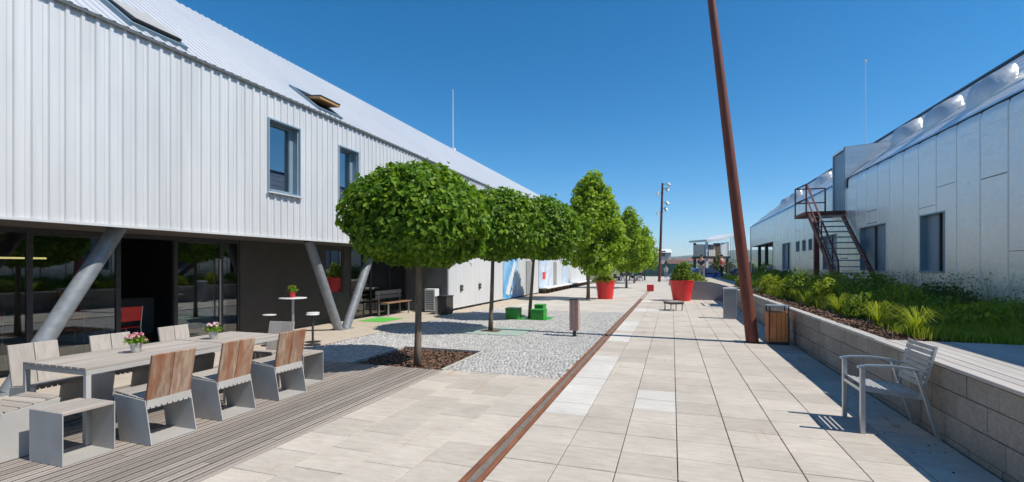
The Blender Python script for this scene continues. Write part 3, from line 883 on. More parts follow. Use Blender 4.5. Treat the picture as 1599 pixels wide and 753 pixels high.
# glazing: (from, to, glazed)
for (a, c, gl) in ((LY0 + .3, 3.2, 1), (3.2, 4.52, 1), (4.52, 5.74, 1), (5.74, 6.76, 0), (6.76, 7.76, 1), (7.76, 8.2, 1), (12.1, 13.15, 1), (13.15, 14.22, 1), (14.22, 15.27, 1)):
    f = MB(); t = .035
    f.box(GX - .06, GX, a + .002, a + t, .0, FZ0 - .012); f.box(GX - .06, GX, c - t, c - .002, .0, FZ0 - .012)
    f.box(GX - .058, GX - .002, a + t + .001, c - t - .001, FZ0 - .09, FZ0 - .012)
    if gl: f.box(GX - .058, GX - .002, a + t + .001, c - t - .001, 0, .07)
    fo = f.build('glazed_bay' if gl else 'door_frame', 'dark_metal', lb, loc=lo)
    if gl: MB().box(GX - .034, GX - .026, a + t, c - t, .06, FZ0 - .085).build('pane', 'glass', fo)
    if (a, c) == (6.76, 7.76):
        MB().tube([(GX + .05, c - .08, .35), (GX + .05, c - .08, 1.75)], .016, 8).build('pull_handle', 'alu', fo)
f = MB(); a, c, z0, z1, t = 10.982, 11.778, .802, 2.098, .05
f.box(GX - .07, GX - .01, a, a + t, z0, z1); f.box(GX - .07, GX - .01, c - t, c, z0, z1); f.box(GX - .068, GX - .012, a + t, c - t, z1 - t, z1); f.box(GX - .068, GX - .012, a + t, c - t, z0, z0 + t)
fo = f.build('window', 'dark_metal', lb, loc=lo)
MB().box(GX - .045, GX - .038, a + t, c - t, z0 + t, z1 - t).build('pane', 'glass_upper', fo)
# rooms behind the glass
part('room_floor', 'interior_floor', -14.2, GX - .06, LY0 + .2, 15.28, -.12, -.004)
part('room_wall', 'interior_dark', -14.4, -14.2, LY0 + .2, 15.28, 0, FZ0)
part('room_wall', 'interior_dark', -14.2, GX - .16, 8.3, 8.42, 0, FZ0)
part('room_wall', 'interior_dark', -14.2, GX - .16, 11.85, 11.97, 0, FZ0)
part('room_wall', 'interior_dark', -14.2, GX - .1, 15.3, 15.4, 0, FZ0)
part('counter', 'grey_wall', -12.6, -11.9, 6.9, 8.2, 0, .85)
part('wall_picture', 'wood_dark', -14.19, -14.15, 6.4, 7.4, 1.0, 1.7)
# white lower wall further along: ribbed sheets, doors, printed panels
def ribbed(name, m, y0, y1, z0, z1, p=.1, h=.014, x=-7.52, parent=lb):
    k = MB(); y = y0; pr = []
    while y < y1 - p * .5:
        pr += [(y, 0), (y + p * .55, 0), (y + p * .65, h), (y + p * .9, h)]; y += p
    pr.append((y1, 0))
    for (ya, oa), (yb2, ob) in zip(pr[:-1], pr[1:]): k.quad((x + oa, ya, z0), (x + ob, yb2, z0), (x + ob, yb2, z1), (x + oa, ya, z1))
    k.quad((x, y0, z0), (x - .06, y0, z0), (x - .06, y0, z1), (x, y0, z1)); k.quad((x, y1, z0), (x - .06, y1, z0), (x - .06, y1, z1), (x, y1, z1))
    return k.build(name, m, parent, loc=lo)
part('base_wall', 'grey_dark_panel', -7.75, -7.585, 15.46, 43.8, 0, FZ0 - .04)
for (y0, y1) in ((15.33, 17.1), (17.12, 18.9), (18.92, 21.0)):
    dp = ribbed('wall_panel', 'white_sheet', y0, y1, .07, FZ0 - .04)
    if y0 < 18.5:
        MB().box(-7.505, -7.46, y0 + .95, y0 + 1.15, .68, .9).build('lock', 'dark_metal', dp, bev=.01)
        MB().box(-7.47, -7.42, y0 + 1.0, y0 + 1.1, .75, .80).build('handle', 'alu', dp, bev=.006)
pn = part('printed_panel', 'blue_print', -7.56, -7.50, 21.05, 23.4, .04, FZ0 - .04)
pn['label'] = 'blue printed panel with pale streaks on the white wall'
MB().prism([(21.4, .3), (21.9, .2), (23.0, 1.7), (22.7, 1.9)], 0, -7.499, -7.494).build('pale_streak', 'white_paint', pn)
MB().prism([(22.1, .2), (22.35, .2), (23.25, 1.3), (23.2, 1.6)], 0, -7.499, -7.494).build('pale_streak', 'white_paint', pn)
for (y0, y1) in ((23.45, 24.5), (24.52, 26.2), (26.22, 27.35)):
    ribbed('wall_panel', 'white_sheet', y0, y1, .05, FZ0 - .04)
part('door', 'grey_wall', -7.50, -7.48, 24.75, 25.8, .06, 1.9)
pn = part('printed_panel', 'poster_mix', -7.56, -7.50, 27.45, 30.4, .34, FZ0 - .04)
pn['label'] = 'white printed panel with blue patches and a red square'
MB().box(-7.499, -7.494, 28.2, 28.9, .8, 1.25).build('red_square', 'red_print', pn)
MB().box(-7.499, -7.494, 29.1, 29.5, 1.3, 1.6).build('pale_square', 'white_paint', pn)
for (y0, y1) in ((30.45, 32.0), (32.02, 33.6)):
    ribbed('wall_panel', 'white_sheet', y0, y1, .34, FZ0 - .04, p=.16)
pn = part('printed_panel', 'poster_mix', -7.56, -7.50, 33.65, 35.9, .34, FZ0 - .04)
for k in range(4):
    ribbed('wall_panel', 'white_sheet', 36.0 + k * 1.95, 37.93 + k * 1.95, .34, FZ0 - .04, p=.16)
part('door', 'grey_wall', -7.50, -7.48, 31.1, 31.9, .36, 1.9)
part('plinth_beam', 'white_paint', -7.56, -7.0, 27.45, 43.7, .26, .33)
for k in range(14):
    part('plinth_post', 'seat_brown', -7.35, -7.2, 27.7 + k * 1.13, 27.95 + k * 1.13, -.02, .258)

# ================================================================== RIGHT BUILDING
RX, RZ0, RZ1 = 6.0, TZ - .06, 4.42
QY0, QY1 = -2.0, 43.0
QIX, QIZ = 10.0, 7.97
QS = (QIZ - 4.8) / (QIX - RX)
rb = thing('foil_clad_hall', 'long hall wrapped in silver foil panels with blue grey shutters', 'building', (8, 20, 0))
lo = (-8, -20, 0)
rwins = [(13.69, 14.86, 1.45, 2.90), (16.92, 18.95, 1.45, 2.90), (21.35, 23.15, 1.45, 2.87), (24.74, 25.34, 2.33, 2.87),
         (25.83, 26.47, 2.33, 2.87), (27.0, 27.7, 2.33, 2.87), (28.95, 30.9, 1.40, 2.90), (20.42, 21.68, 3.62, 9)]
portal = (33.5, 42.2, 0, 3.15)
def cells(y0, y1, z0, z1, holes):
    ys = sorted({y0, y1} | {v for h in holes for v in h[:2] if y0 < v < y1}); zs = sorted({z0, z1} | {v for h in holes for v in h[2:] if z0 < v < z1})
    for ya, yb in zip(ys[:-1], ys[1:]):
        for za, zb in zip(zs[:-1], zs[1:]):
            my, mz = (ya + yb) / 2, (za + zb) / 2
            if not any(h[0] < my < h[1] and h[2] < mz < h[3] for h in holes): yield ya, yb, za, zb
holes = rwins + [portal]
core = MB()
for (ya, yb, za, zb) in cells(QY0, QY1, -.15, 4.8, holes): core.quad((RX + .03, ya, za), (RX + .03, yb, za), (RX + .03, yb, zb), (RX + .03, ya, zb))
core.quad((QIX, QY0, QIZ - .04), (QIX, QY1, QIZ - .04), (RX + .05, QY1, 4.77), (RX + .05, QY0, 4.77))
core.quad((QIX, QY0, QIZ - .04), (QIX, QY1, QIZ - .04), (2 * QIX - RX, QY1, 4.8), (2 * QIX - RX, QY0, 4.8))
core.quad((2 * QIX - RX, QY0, -.15), (2 * QIX - RX, QY1, -.15), (2 * QIX - RX, QY1, 4.8), (2 * QIX - RX, QY0, 4.8))
core.quad((RX + .05, QY1, 3.2), (RX + .05, QY1, 4.77), (QIX, QY1, QIZ - .04), (2 * QIX - RX, QY1, 4.8), (2 * QIX - RX, QY1, 3.2))
core.quad((10.2, QY1, -.15), (10.2, QY1, 3.2), (2 * QIX - RX, QY1, 3.2), (2 * QIX - RX, QY1, -.15))
for yy in (QY0,): core.quad((RX + .05, yy, -.15), (RX + .05, yy, 4.77), (QIX, yy, QIZ - .04), (2 * QIX - RX, yy, 4.8), (2 * QIX - RX, yy, -.15))
core.build('hall_shell', 'black_gap', rb, loc=lo)
PP = .862
k = 0
# rounded eave profile, then the slope
al = math.atan(QS); rad = .42
tl = rad * math.tan((math.pi / 2 - al) / 2)
eave = []
cxr, czr = RX + rad, 4.8 - tl
for i in range(8):
    a = math.pi - (math.pi / 2 - al) * i / 7
    eave.append((cxr + rad * math.cos(a), czr + rad * math.sin(a)))
eave = [(RX, RZ1)] + eave + [(RX + .75, 4.8 + .75 * QS)]
ev = MB(); prs = [(0.016, .02), (0.024, 0), (PP / 2, -.006), (PP - .024, 0), (PP - .016, .02)]
for (ya, da), (yb, dbb) in zip(prs[:-1], prs[1:]):
    for (x0, z0), (x1, z1) in zip(eave[:-1], eave[1:]):
        ev.quad((x0 + da, ya, z0), (x0 + dbb, yb, z0), (x1 + dbb, yb, z1), (x1 + da, ya, z1))
ev_me = meshmat(ev, 'eave_panel', 'foil', smooth=True)
y = 11.49 - 5 * PP
while y + PP < QY1 + .3:
    hl = holes
    spans = [(RZ0, RZ1)]
    for h in hl:                    # an opening as wide as the panel parts it in two
        if h[0] <= y + .03 and h[1] >= y + PP - .03:
            spans = [s_ for a_, b_ in spans for s_ in ((a_, min(b_, h[2])), (max(a_, h[3]), b_)) if s_[1] - s_[0] > .02]
    for (sa, sb2) in spans:
        pm = MB()
        for (ya, yb, za, zb) in cells(y + .024, y + PP - .024, sa, sb2, hl):
            pm.quad((RX, ya, za), (RX, yb, za), (RX, yb, zb), (RX, ya, zb))
        for (ya, xa, yb2, xb) in ((y + .016, RX + .02, y + .024, RX), (y + PP - .024, RX, y + PP - .016, RX + .02)):
            for (a_, b_, za, zb) in cells(ya, yb2, sa, sb2, hl): pm.quad((xa, ya, za), (xb, yb2, za), (xb, yb2, zb), (xa, ya, zb))
        po = pm.build('foil_panel', 'foil', rb, loc=lo)
    # taped cross joints at uneven heights
    for q in range(rnd.choice((1, 1, 2))):
        zz = rnd.choice((1.25, 1.9, 3.05, 3.4)) + rnd.uniform(-.1, .1)
        if not any(h[0] - .1 < y + PP and y < h[1] + .1 and h[2] - .05 < zz < h[3] + .05 for h in hl):
            MB().box(RX - .004, RX + .003, y + .03, y + PP - .03, zz, zz + rnd.choice((.012, .02))).build('tape', 'grey_dark_panel' if rnd.random() < .5 else 'foil', po)
    if not (y < 21.7 and y + PP > 20.4):
        inst(ev_me, 'eave_panel', rb, (0 - 8, y - 20, 0))
    y += PP
MB().box(RX - .001, RX + .02, QY0, 7.2, -.1, RZ1).build('plain_wall', 'foil', rb, loc=lo)
MB().prism(eave + [(RX + .75, 4.7 + .75 * QS)], 1, QY0, 7.18).build('plain_eave', 'foil', rb, loc=lo)
# foil courses up the roof, each lapping the one below
x = RX + .70; q = 0
while x < QIX - .05:
    x1 = min(x + .56, QIX + .02)
    k = MB()
    k.add([(x, QY0, 4.8 + (x - RX) * QS + .032), (x, QY1, 4.8 + (x - RX) * QS + .032), (x1 + .03, QY1, 4.8 + (x1 + .03 - RX) * QS + .006), (x1 + .03, QY0, 4.8 + (x1 + .03 - RX) * QS + .006),
           (x, QY0, 4.8 + (x - RX) * QS + .004), (x, QY1, 4.8 + (x - RX) * QS + .004)], [(0, 1, 2, 3), (4, 5, 1, 0)])
    k.build('roof_course', 'foil_roof', rb, loc=lo)
    x = x1
    q += 1
MB().box(QIX - .10, QIX + .12, QY0, QY1, QIZ - .02, QIZ + .06).build('ridge_cap', 'dark_metal', rb, loc=lo)
MB().tube([(QIX, 30.8, QIZ), (QIX, 30.8, 12.7), (QIX, 30.8, 12.72), (QIX, 30.8, 12.86)], [.026, .018, .06, .06], 8).build('lightning_rod', 'white_paint', rb, loc=lo)
# windows with grey-blue shutters
for i, (a, c, z0, z1) in enumerate(rwins[:-1]):
    w = MB(); X0, X1 = RX - .012, RX + .15; t = .035
    w.box(X0, X1, a, a + t, z0, z1); w.box(X0, X1, c - t, c, z0, z1); w.box(X0 + .001, X1, a + t, c - t, z1 - t, z1); w.box(X0 - .03, X1, a + t, c - t, z0, z0 + t)
    wo_ = w.build('window', 'blue_frame', rb, loc=lo)
    MB().box(X1 - .025, X1 - .003, a + t, c - t, z0 + t, z1 - t).build('shutter', 'shutter', wo_)
    if c - a > 1:
        nn = 2
        for q in range(1, nn):
            yy = a + (c - a) * (.36 if i == 0 else .5)
            MB().box(X1 - .075, X1 - .026, yy - .03, yy + .03, z0 + t, z1 - t).build('mullion', 'dark_metal', wo_)
# dormer door above the stair
dm = MB()
a, c, zt = 20.36, 21.74, 5.95
xb = RX + (zt + .12 - 4.8) / QS
dm.quad((RX - .02, a, 3.6), (RX - .02, a, zt), (xb + .3, a, zt + .14), (RX + .3, a, 4.7))
dm.quad((RX - .02, c, 3.6), (RX - .02, c, zt), (xb + .3, c, zt + .14), (RX + .3, c, 4.7))
dm.quad((RX - .06, a - .03, zt), (RX - .06, c + .03, zt), (xb + .3, c + .03, zt + .15), (xb + .3, a - .03, zt + .15))
dm.quad((RX - .06, a - .03, zt), (RX - .06, c + .03, zt), (RX - .06, c + .03, zt - .09), (RX - .06, a - .03, zt - .09))
dor = dm.build('dormer', 'foil', rb, loc=lo)
MB().box(RX - .04, RX + .06, a + .002, a + .1, 3.66, zt - .1).build('door_jamb', 'blue_frame', dor)
MB().box(RX - .04, RX + .06, c - .1, c - .002, 3.66, zt - .1).build('door_jamb', 'blue_frame', dor)
dd = MB().box(RX + .0, RX + .04, a + .101, c - .101, 3.66, zt - .1).build('door', 'shutter', dor)
# foil-wrapped rooflights
def lump(cx_, cy_, sx, sy, h):
    k = MB(); n_ = 14
    for j in range(7):
        t = j / 6; sc = (1 - .55 * t ** 3)
        for i in range(n_):
            th = 2 * math.pi * i / n_
            qx = math.copysign(abs(math.cos(th)) ** .5, math.cos(th)) * sx * sc; qy = math.copysign(abs(math.sin(th)) ** .5, math.sin(th)) * sy * sc
            qx *= 1 + rnd.uniform(-.05, .05); qy *= 1 + rnd.uniform(-.05, .05)
            X = cx_ + qx; k.v.append((X, cy_ + qy, 4.8 + (X - RX) * QS * (1 - .35 * t) + (cx_ - RX) * QS * .35 * t - .05 + h * math.sin(t * 1.57) + rnd.uniform(-.02, .02)))
    for j in range(6):
        for i in range(n_):
            k.f.append((j * n_ + i, j * n_ + (i + 1) % n_, (j + 1) * n_ + (i + 1) % n_, (j + 1) * n_ + i))
    k.f.append(tuple(6 * n_ + i for i in range(n_)))
    k.build('wrapped_rooflight', 'foil_roof', rb, smooth=True, loc=lo)
for (cx_, cy_) in ((6.95, 13.9), (7.1, 16.3), (7.3, 19.0), (7.1, 33.0), (7.1, 35.4), (7.4, 28.5)):
    lump(cx_, cy_, .34, .5, .5)
# open portal at the far end
part_r = lambda name, m, *q, **kw: MB().box(*q).build(name, m, kw.get('parent', rb), loc=lo)
part_r('portal_floor', 'tan_paving', RX, 10.2, 33.5, 42.2, TZ - .05, TZ + .01)
part_r('portal_back', 'interior_dark', 10.2, 10.3, 33.5, 42.9, TZ, 3.2)
part_r('portal_ceiling', 'soffit', RX + .04, 10.2, 33.45, 42.95, 3.152, 3.22)
part_r('portal_side', 'white_sheet', RX + .05, 10.2, 33.40, 33.49, TZ, 3.15)
for yy in (35.2, 38.0, 40.9):
    part_r('portal_post', 'dark_metal', RX + .3, RX + .5, yy, yy + .22, TZ, 3.15)
for yy in (34.3, 36.6, 39.4):
    f_ = part_r('glazed_screen', 'dark_metal', RX + 1.6, RX + 1.66, yy, yy + .08, TZ, 3.15)
    MB().box(RX + 1.62, RX + 1.63, yy + .08, yy + 2.2, TZ, 3.15).build('pane', 'glass', f_)
part_r('white_counter', 'white_paint', RX + .12, RX + .7, 36.0, 37.6, TZ, TZ + .95)

# steel stair up to the dormer
st = thing('fire_escape_stair', 'dark red steel outside stair climbing to the dormer door', 'stair', (5.3, 19, TZ))
lo = (-5.3, -19, -TZ)
A = Vector((4.82, 20.35, 3.5)); B_ = Vector((4.82, 16.62, .66))
for xx in (4.82, 5.88):
    MB().bar((xx, A.y, A.z), (xx, B_.y, B_.z), .05, .2).build('stringer', 'stair_red', st, loc=lo, bev=.004)
NT = 14
for i in range(NT):
    t = (i + .6) / NT; p = A.lerp(B_, t)
    MB().box(4.85, 5.855, p.y - .12, p.y + .12, p.z + .02, p.z + .055).build('tread', 'shutter', st, loc=lo, bev=.004)
MB().box(4.72, 5.99, 20.36, 22.1, 3.52, 3.64).build('landing', 'stair_red', st, loc=lo, bev=.006)
for (xx, yy) in ((5.12, 20.55),):
    MB().box(xx - .08, xx + .08, yy - .08, yy + .08, TZ - .05, 3.519).build('column', 'stair_red', st, loc=lo, bev=.005)
rl = MB()
for (p0, p1) in (((4.75, 22.07, 3.64), (4.75, 22.07, 4.72)), ((4.75, 20.4, 3.64), (4.75, 20.4, 4.66)), ((5.8, 22.07, 3.64), (5.8, 22.07, 4.72)),
                 ((4.75, 22.07, 4.72), (4.75, 20.4, 4.66)), ((4.75, 22.07, 4.15), (4.75, 20.4, 4.12)), ((4.75, 22.07, 4.72), (5.8, 22.07, 4.72)), ((4.75, 22.07, 4.15), (5.8, 22.07, 4.15))):
    rl.bar(p0, p1, .045, .045)
rl.build('landing_rail', 'stair_red', st, loc=lo)
rl = MB()
rl.bar((4.78, 20.4, 4.64), (4.78, 16.9, 1.78), .045, .045); rl.bar((4.78, 20.4, 4.1), (4.78, 16.9, 1.28), .035, .035)
rl.bar((4.78, 16.9, 1.8), (4.78, 16.75, .74), .045, .045); rl.bar((4.78, 18.6, 3.17), (4.78, 18.6, 2.2), .04, .04)
rl.build('handrail', 'stair_red', st, loc=lo)

# ================================================================== DECK FURNITURE
DZ = .005     # top of the deck planks
def make_chair(label, back_mat):
    t = thing('steel_chair', label, 'chair', group='steel sided chairs at the tables')
    w = .215
    side = [(-.245, 0), (.165, 0), (.245, .426), (-.165, .392)]
    for sx in (-w, w - .008):
        MB().prism(side, 0, sx, sx + .008).build('side_panel', 'steel_grey', t, bev=.0015)
    MB().box(-w + .009, w - .009, -.24, .16, .002, .010).build('base_plate', 'steel_grey', t)
    teeth = [(-w + .009, .392), (-w + .009, .315)]
    n = 8; step = (2 * w - .018) / n
    for i in range(n):
        x = -w + .009 + i * step
        teeth += [(x + step * .38, .315), (x + step * .38, .330), (x + step * .62, .330), (x + step * .62, .315)]
    teeth += [(w - .009, .315), (w - .009, .392)]
    MB().prism(teeth, 1, -.178, -.170).build('rear_rail', 'steel_grey', t)
    for i in range(4):
        y0 = -.135 + i * .095
        z = .385 + .034 * (i / 3)
        MB().prism([(y0, z), (y0 + .089, z + .0095), (y0 + .089, z + .0305), (y0, z + .021)], 0, -w + .010, w - .010).build('seat_slat', 'slat_x', t, bev=.002)
    for sx in (-1, 1):
        x0, x1 = (-.205, -.003) if sx < 0 else (.003, .205)
        b = MB()
        tilt = .085
        vs = []
        for z, yy in ((.36, -.138), (.80, -.138 - tilt)):
            vs += [(x0, yy - .024, z), (x1, yy - .024, z), (x1, yy, z + .004), (x0, yy, z + .004)]
        b.add(vs, [(3,2,1,0),(4,5,6,7),(0,1,5,4),(1,2,6,5),(2,3,7,6),(3,0,4,7)])
        b.build('back_plank', back_mat, t, bev=.003)
    return t
red = make_chair('grey steel chair with orange brown back planks, second from the cube stool before the flowers', 'back_red')
red['label'] = 'steel chair with orange brown back planks, beside the grey cube stool at the table end'
red.location = (-4.625, 3.21, DZ); red.rotation_euler = (0, 0, R(90))
dup(red, (-4.64, 3.92, DZ), 91.5, 'steel chair with orange brown back planks, the middle one of three in a row')
dup(red, (-4.64, 4.70, DZ), 88, 'steel chair with orange brown back planks, next to the stool by the bar stools')
gch = make_chair('grey plank backed steel chair by the slanted column, across the table from the cube stool', 'back_grey')
gch.location = (-6.07, 3.12, DZ); gch.rotation_euler = (0, 0, R(-90))
dup(gch, (-6.03, 3.80, DZ), -93, 'grey plank backed steel chair behind the pink flower pot, facing the plaza')
dup(gch, (-6.07, 4.60, DZ), -87.5, 'grey plank backed steel chair before the glass door, facing the plaza')
dup(gch, (-5.30, 5.22, DZ), 180 + 4, 'grey plank backed steel chair at the far head of the tables, beside the bar stools')
dup(gch, (-5.375, 2.50, DZ), 3, 'grey plank backed steel chair at the near head of the table beside the cube stool')

def make_cube(label):
    t = thing('cube_stool', label, 'stool', group='cube stools')
    for y0 in (-.19, .182):
        MB().box(-.21, .21, y0, y0 + .008, 0, .425).build('side_panel', 'steel_grey', t, bev=.0015)
    MB().box(-.209, .209, -.181, .181, .002, .010).build('base_plate', 'steel_grey', t)
    for i in range(4):
        x0 = -.208 + i * .1045
        MB().box(x0, x0 + .1, -.181, .181, .402, .427).build('seat_slat', 'slat_y', t, bev=.002)
    return t
cb = make_cube('low grey steel cube stool with slatted top beside the near table end')
cb.location = (-4.79, 2.64, DZ)
dup(cb, (-4.81, 5.27, DZ), 0, 'low grey steel cube stool at the far corner of the tables')

def make_table(label, y0, y1, n=9):
    L = y1 - y0
    t = thing('slatted_table', label, 'table', (-5.345, (y0 + y1) / 2, DZ), group='slatted tables')
    w = .45; h = L / 2
    sw = 2 * w / n
    for i in range(n):
        x0 = -w + i * sw
        MB().box(x0 + .006, x0 + sw - .006, -h, h, .672, .697).build('top_slat', 'slat_y', t, bev=.002)
    f = MB()
    f.box(-w, -w + .03, -h + .002, h - .002, .63, .671); f.box(w - .03, w, -h + .002, h - .002, .63, .671)
    f.box(-w + .03, w - .03, -h + .002, -h + .032, .63, .67); f.box(-w + .03, w - .03, h - .032, h - .002, .63, .67)
    f.build('frame', 'steel_grey', t, bev=.002)
    for sx in (-1, 1):
        for sy in (-1, 1):
            x = sx * (w - .02); y = sy * (h - .022)
            MB().box(x - .02, x + .02, y - .02, y + .02, 0, .629).build('leg', 'steel_grey', t, bev=.002)
    return t
make_table('long slatted timber table with grey steel legs and pink flowers on it', 2.79, 4.22)
make_table('short slatted timber table with pale flowers, next to the bar stools', 4.245, 5.02)

def flower_pot(label, loc, petal, seed, pot='pot_white'):
    t = thing('flower_pot', label, 'flower pot', loc, rz=seed * 40, group='flower pots')
    p = smooth_round(MB().lathe([(.036, 0), (.040, .004), (.054, .085), (.060, .087), (.060, .105), (.052, .105), (.050, .09)], 20).build('pot', pot, t))
    r2 = np.random.RandomState(seed)
    N = 260
    d = unit(r2.normal(size=(N, 3))); d[:, 2] = np.abs(d[:, 2])
    pos = d * np.array([.095, .095, .075]) * r2.uniform(.5, 1.05, (N, 1)) + [0, 0, .105]
    inst(leaf_mesh('foliage', pos, d + [0, 0, .5] + r2.normal(size=(N, 3)) * .4, d + r2.normal(size=(N, 3)) * .4, r2.uniform(.022, .045, N), m='leaf_maple'), 'foliage', t, (0, 0, 0))
    # blossoms: five-petalled heads in clusters
    P_, Nn, Tt, S_ = [], [], [], []
    for k in range(15):
        dd = np.array([r2.normal(), r2.normal(), abs(r2.normal()) + .5]); dd /= np.linalg.norm(dd)
        c = dd * np.array([.10, .10, .085]) + [0, 0, .115]
        for j in range(16):
            e = r2.normal(size=3); e /= np.linalg.norm(e)
            P_.append(c + e * .011); Nn.append(e + dd * .5); Tt.append(r2.normal(size=3)); S_.append(r2.uniform(.014, .022))
    inst(leaf_mesh('blossom', np.array(P_), np.array(Nn), np.array(Tt), np.array(S_), m=petal), 'blossom', t, (0, 0, 0))
    return t
flower_pot('white pot of pink flowers on the long table', (-5.30, 3.47, DZ + .698), 'petal_pink', 1)
flower_pot('white pot of pale pink flowers on the short table', (-5.38, 4.42, DZ + .698), 'petal_white', 2)

# bar table and stools on the cobbles and path
bt = thing('bar_table', 'round white bar table on one grey post by the dark wall', 'table', (-7.45, 7.93, -.006))
smooth_round(MB().lathe([(.265, .938), (.27, .941), (.27, .954), (.265, .957)], 36).build('top', 'white_plastic', bt))
smooth_round(MB().tube([(0, 0, .012), (0, 0, .938)], .026, 14).build('post', 'alu', bt))
smooth_round(MB().lathe([(.2, 0), (.2, .012), (.03, .02)], 28).build('base', 'alu', bt))
def bar_stool(label, loc):
    t = thing('bar_stool', label, 'stool', loc, group='bar stools')
    smooth_round(MB().lathe([(.122, .612), (.13, .615), (.13, .626), (.124, .63)], 28).build('seat', 'white_plastic', t))
    smooth_round(MB().tube([(0, 0, .012), (0, 0, .612)], .019, 12).build('post', 'dark_metal', t))
    smooth_round(MB().lathe([(.16, 0), (.16, .01), (.026, .018)], 26).build('base', 'dark_metal', t))
    return t
bs = bar_stool('white topped bar stool on the cobbles, in front of its twin', (-6.95, 7.93, -.002))
dup(bs, (-7.22, 8.25, -.006), 0, 'white topped bar stool behind another, nearest the slanted columns')
dup(bs, (-7.75, 7.62, -.006), 0, 'white topped bar stool standing between the tables and the dark wall')
rp = flower_pot('small red pot with green and yellow leaves on the bar table', (-7.5, 7.97, .952), 'leaf_lime', 5, 'red_paint')
rp.scale = (1.15, 1.15, 1.25)

# red chairs inside the glazed room
def red_chair(label, loc, rz):
    t = thing('red_chair', label, 'chair', loc, rz, group='red chairs in the glazed room')
    for sx in (-.2, .2):
        MB().tube([(sx, .2, 0), (sx, .18, .45), (sx, -.16, .45)], .011, 8).build('front_leg', 'alu', t)
        MB().tube([(sx, -.24, 0), (sx, -.17, .45), (sx, -.22, .85)], .011, 8).build('rear_leg', 'alu', t)
    MB().box(-.19, .19, -.17, .2, .452, .472).build('seat', 'red_paint', t, bev=.008)
    MB().prism([(-.205, .58), (-.185, .58), (-.21, .85), (-.23, .85)], 0, -.188, .188).build('backrest', 'red_paint', t, bev=.005)
    return t
rc = red_chair('red backed steel chair standing in the open doorway', (-9.75, 6.15, -.004), 95)
dup(rc, (-10.3, 5.55, -.004), 80, 'red backed steel chair behind the glass, beside the doorway')
dup(rc, (-10.6, 4.55, -.004), 100, 'red backed steel chair behind the glass near the slanted column')
it = thing('cafe_table', 'dark table inside behind the glass', 'table', (-11.0, 5.0, -.004))
MB().box(-.4, .4, -.6, .6, .71, .74).build('top', 'wood_dark', it, bev=.004)
for sx in (-.35, .35):
    for sy in (-.55, .55): MB().box(sx - .02, sx + .02, sy - .02, sy + .02, 0, .709).build('leg', 'dark_metal', it)
# lit strip lamp on the inner wall
m_, n_, b_, out_ = nt('lamp_glow')
b_.inputs['Base Color'].default_value = (.8, .6, .25, 1); b_.inputs['Emission Color'].default_value = (1, .72, .28, 1); b_.inputs['Emission Strength'].default_value = 1.6
MATS['lamp_glow'] = m_
sl = thing('strip_lamp', 'thin glowing yellow strip lamp inside the glazed room', 'lamp', (-12.0, 5.6, 0))
MB().tube([(0, -.55, 1.76), (0, .55, 1.76)], .018, 8).build('tube', 'lamp_glow', sl)
MB().box(-.03, .03, -.6, .6, 1.785, 1.83).build('housing', 'dark_metal', sl)
for sy in (-.5, .5): MB().tube([(0, sy, 1.83), (0, sy, FZ0 + .02)], .006, 6).build('suspension_rod', 'dark_metal', sl)

# bench, air unit and bin cupboard under the overhang
wb = thing('slatted_bench', 'slatted bench with brown seat and pale back by the dark glazing', 'bench', (-8.75, 13.8, -.006), 0)
for i in range(3): MB().box(-.2 + i * .14, -.07 + i * .14, -.75, .75, .41, .44).build('seat_slat', 'seat_brown', wb, bev=.003)
for i in range(2): MB().box(-.235, -.21, -.75, .75, .55 + i * .14, .67 + i * .14).build('back_slat', 'slat_y', wb, bev=.003)
for sy in (-.62, .62):
    MB().box(.14, .18, sy - .02, sy + .02, 0, .409).build('leg', 'alu', wb); MB().prism([(-.20, 0), (-.16, 0), (-.17, .42), (-.205, .82), (-.209, .82)], 1, sy - .018, sy + .018).build('rear_leg', 'alu', wb)
    MB().box(-.155, .139, sy - .018, sy + .018, .375, .408).build('rail', 'alu', wb)
ac = thing('air_unit', 'white air conditioning unit with horizontal grille by the white wall', 'air conditioner', (-8.0, 15.0, -.006))
MB().box(-.2, .2, -.16, .16, .04, .82).build('casing', 'white_plastic', ac, bev=.01)
for i in range(9): MB().box(-.16, .16, -.172, -.161, .10 + i * .075, .145 + i * .075).build('grille_slat', 'grey_wall', ac)
for sx in (-.15, .15): MB().box(sx - .04, sx + .04, -.15, .15, 0, .04).build('foot', 'dark_metal', ac)
for (nm, loc, lab) in (('bin_cupboard', (-7.22, 14.5, -.005), 'dark brown bin cupboard at the corner of the white wall'), ):
    t = thing(nm, lab, 'cupboard', loc)
    MB().box(-.16, .16, -.25, .25, .02, .60).build('body', 'brown_box', t, bev=.006)
    for i in range(4): MB().box(-.155 + i * .08, -.085 + i * .08, -.262, -.251, .04, .58).build('slat', 'brown_box', t)
    MB().box(-.18, .18, -.27, .27, .601, .625).build('lid', 'dark_metal', t, bev=.004)
    for sx in (-.12, .12): MB().box(sx - .02, sx + .02, -.2, .2, 0, .02).build('foot', 'dark_metal', t)
gp = thing('timber_post', 'pale weathered square post leaning on the dark bin cupboard', 'post', (-7.44, 14.28, -.006))
MB().box(-.045, .045, -.045, .045, 0, .58).build('shaft', 'back_grey', gp, bev=.004); MB().box(-.05, .05, -.05, .05, .58, .6).build('cap', 'dark_metal', gp)

